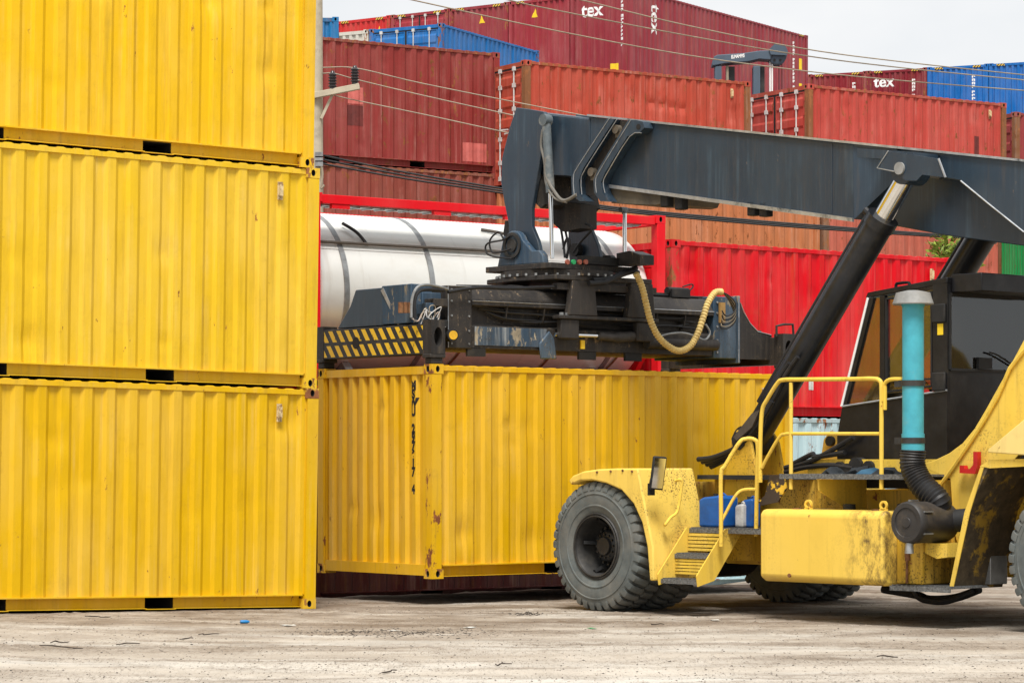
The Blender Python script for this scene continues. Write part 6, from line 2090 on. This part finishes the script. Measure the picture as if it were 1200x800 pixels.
# ------------------------------------------------------------------ litter and grit on the yard
def on_ground(x, y):
    """where the line of sight through a pixel meets the yard"""
    u, v_ = ray(x, y)
    t = EYE / -v_
    for _ in range(6):
        t = (EYE - ground_z(u * t, t)) / -v_
    return Vector((u * t, t, ground_z(u * t, t) + ground_relief(u * t, t)))
def litter():
    rnd = random.Random(5)
    sticks = [((45, 759), (98, 761), 'long dark stick lying on the pale ground in front of the yellow stack'),
              ((60, 754), (80, 753), 'short dark stick just behind the long one'),
              ((133, 757), (165, 755), 'crooked brown twig on the ground between the two groups of sticks'),
              ((213, 751), (228, 750), 'short thick black stick near a thin straight one'),
              ((231, 745), (254, 745), 'thin straight stick beyond the short thick black stick'),
              ((100, 724), (128, 725), 'thin dark twig close to the foot of the yellow stack'),
              ((447, 789), (466, 787), 'short dark stick on the ground far from any container'),
              ((762, 733), (777, 733), 'small dark stick in front of the front wheel'),
              ((1030, 771), (1052, 771), 'tapered brown stick in front of the rear wheel'),
              ((578, 781), (599, 781), 'thin reddish twig on bare ground in front of the carried container')]
    for a, b_, lab in sticks:
        p, q = on_ground(*a), on_ground(*b_)
        pts = [p + (q - p) * k / 4 + Vector((rnd.uniform(-.02, .02), rnd.uniform(-.05, .05), 0.012 + rnd.uniform(0, .015))) for k in range(5)]
        o = MB().tube(pts, [0.005, 0.007, 0.006, 0.005, 0.003], 6, 3).obj('stick', 'twig')
        tag(o, lab, 'stick', 'sticks lying on the yard')
    # blue cap, green strip, pale scraps
    p = on_ground(287, 730)
    o = MB().lathe([(0.001, 0.0), (0.028, 0.0), (0.032, 0.01), (0.032, 0.09), (0.022, 0.11), (0.012, 0.125), (0.001, 0.126)], (0, 0, 0), 'x', 14).obj('bottle', 'blueplastic')
    o.location = p + Vector((-0.05, 0, 0.022)); o.rotation_euler = (0, 0, 0.25); o.scale = (0.8, 0.7, 0.6)
    tag(o, 'small crushed blue plastic bottle lying before the yellow stack', 'bottle')
    scraps = [((337, 733), 0.11, 'paper', 'white paper scrap right of the blue bottle on the ground'), ((550, 735), 0.09, 'paper', 'white paper scrap lying before the carried container'), ((838, 727), 0.09, 'paper', 'white paper scrap between the front wheels and the fuel tank'),
              ((694, 737), 0.07, 'greenlens', 'green plastic strip lying in front of the front wheel'), ((462, 739), 0.07, 'paper', 'white paper scrap on the dark crumbled dirt')]
    for (x, y), sz, mm_, lab in scraps:
        p = on_ground(x, y)
        vs, fs = [], []
        n = 4
        for j in range(n + 1):
            for i in range(n + 1):
                X, Y = (i / n - .5) * sz, (j / n - .5) * sz * 1.6
                vs.append((X + rnd.uniform(-.01, .01), Y + rnd.uniform(-.02, .02), 0.006 + 0.012 * abs(noise.noise((X * 18, Y * 18, sz * 40 + x)))))
        fs = [(j * (n + 1) + i, j * (n + 1) + i + 1, (j + 1) * (n + 1) + i + 1, (j + 1) * (n + 1) + i) for j in range(n) for i in range(n)]
        o = MB().add(vs, fs).obj('scrap', mm_)
        o.location = p; o.rotation_euler = (0, 0, rnd.uniform(0, 3))
        tag(o, lab, 'litter', 'scraps of litter on the yard')
    # grit: many small stones, one object
    def grit(name, n, mat_, lab, region, smin, smax, seed, flat=0.6):
        r2 = random.Random(seed)
        mb = MB()
        for _ in range(n):
            x, y = region(r2)
            p = on_ground(x, y)
            s_ = smin + (smax - smin) * r2.random() ** 3
            vs = []
            for dx, dy, dz in ((1, 0, 0), (0, 1, 0), (-1, 0, 0), (0, -1, 0), (0, 0, flat), (0, 0, -0.4)):
                vs.append(p + Vector((dx * s_ * r2.uniform(.6, 1.2), dy * s_ * r2.uniform(.6, 1.2), dz * s_ * r2.uniform(.6, 1.1))))
            mb.add(vs, [(0, 1, 4), (1, 2, 4), (2, 3, 4), (3, 0, 4), (1, 0, 5), (2, 1, 5), (3, 2, 5), (0, 3, 5)])
        o = mb.obj(name, mat_, smooth=0)
        tag(o, lab, 'gravel', None, 'stuff')
    grit('gravel', 5000, 'pebble', 'small loose stones scattered over the yard', lambda r: (r.uniform(-20, 1220), 700 + 105 * r.random() ** 0.8), 0.003, 0.014, 1)
    grit('dirt_crumbs', 4500, 'dirt', 'dark crumbled dirt scattered over the yard', lambda r: (r.uniform(-20, 1220), 703 + 100 * r.random() ** 0.9), 0.003, 0.015, 2)
    def heap(r):
        while True:
            x, y = r.gauss(465, 60), r.gauss(741, 2.6)
            if 340 < x < 600 and 734 < y < 748:
                return x, y
    grit('dirt_crumbs', 1000, 'dirt', 'streak of dark crumbled dirt in front of the carried container', heap, 0.004, 0.024, 3, 0.45)
    def heap2(r):
        return r.gauss(616, 9), r.gauss(719.5, 0.9)
    grit('dirt_crumbs', 160, 'dirt', 'small pile of black scraps left of the front wheel', heap2, 0.006, 0.03, 4, 0.6)
litter()
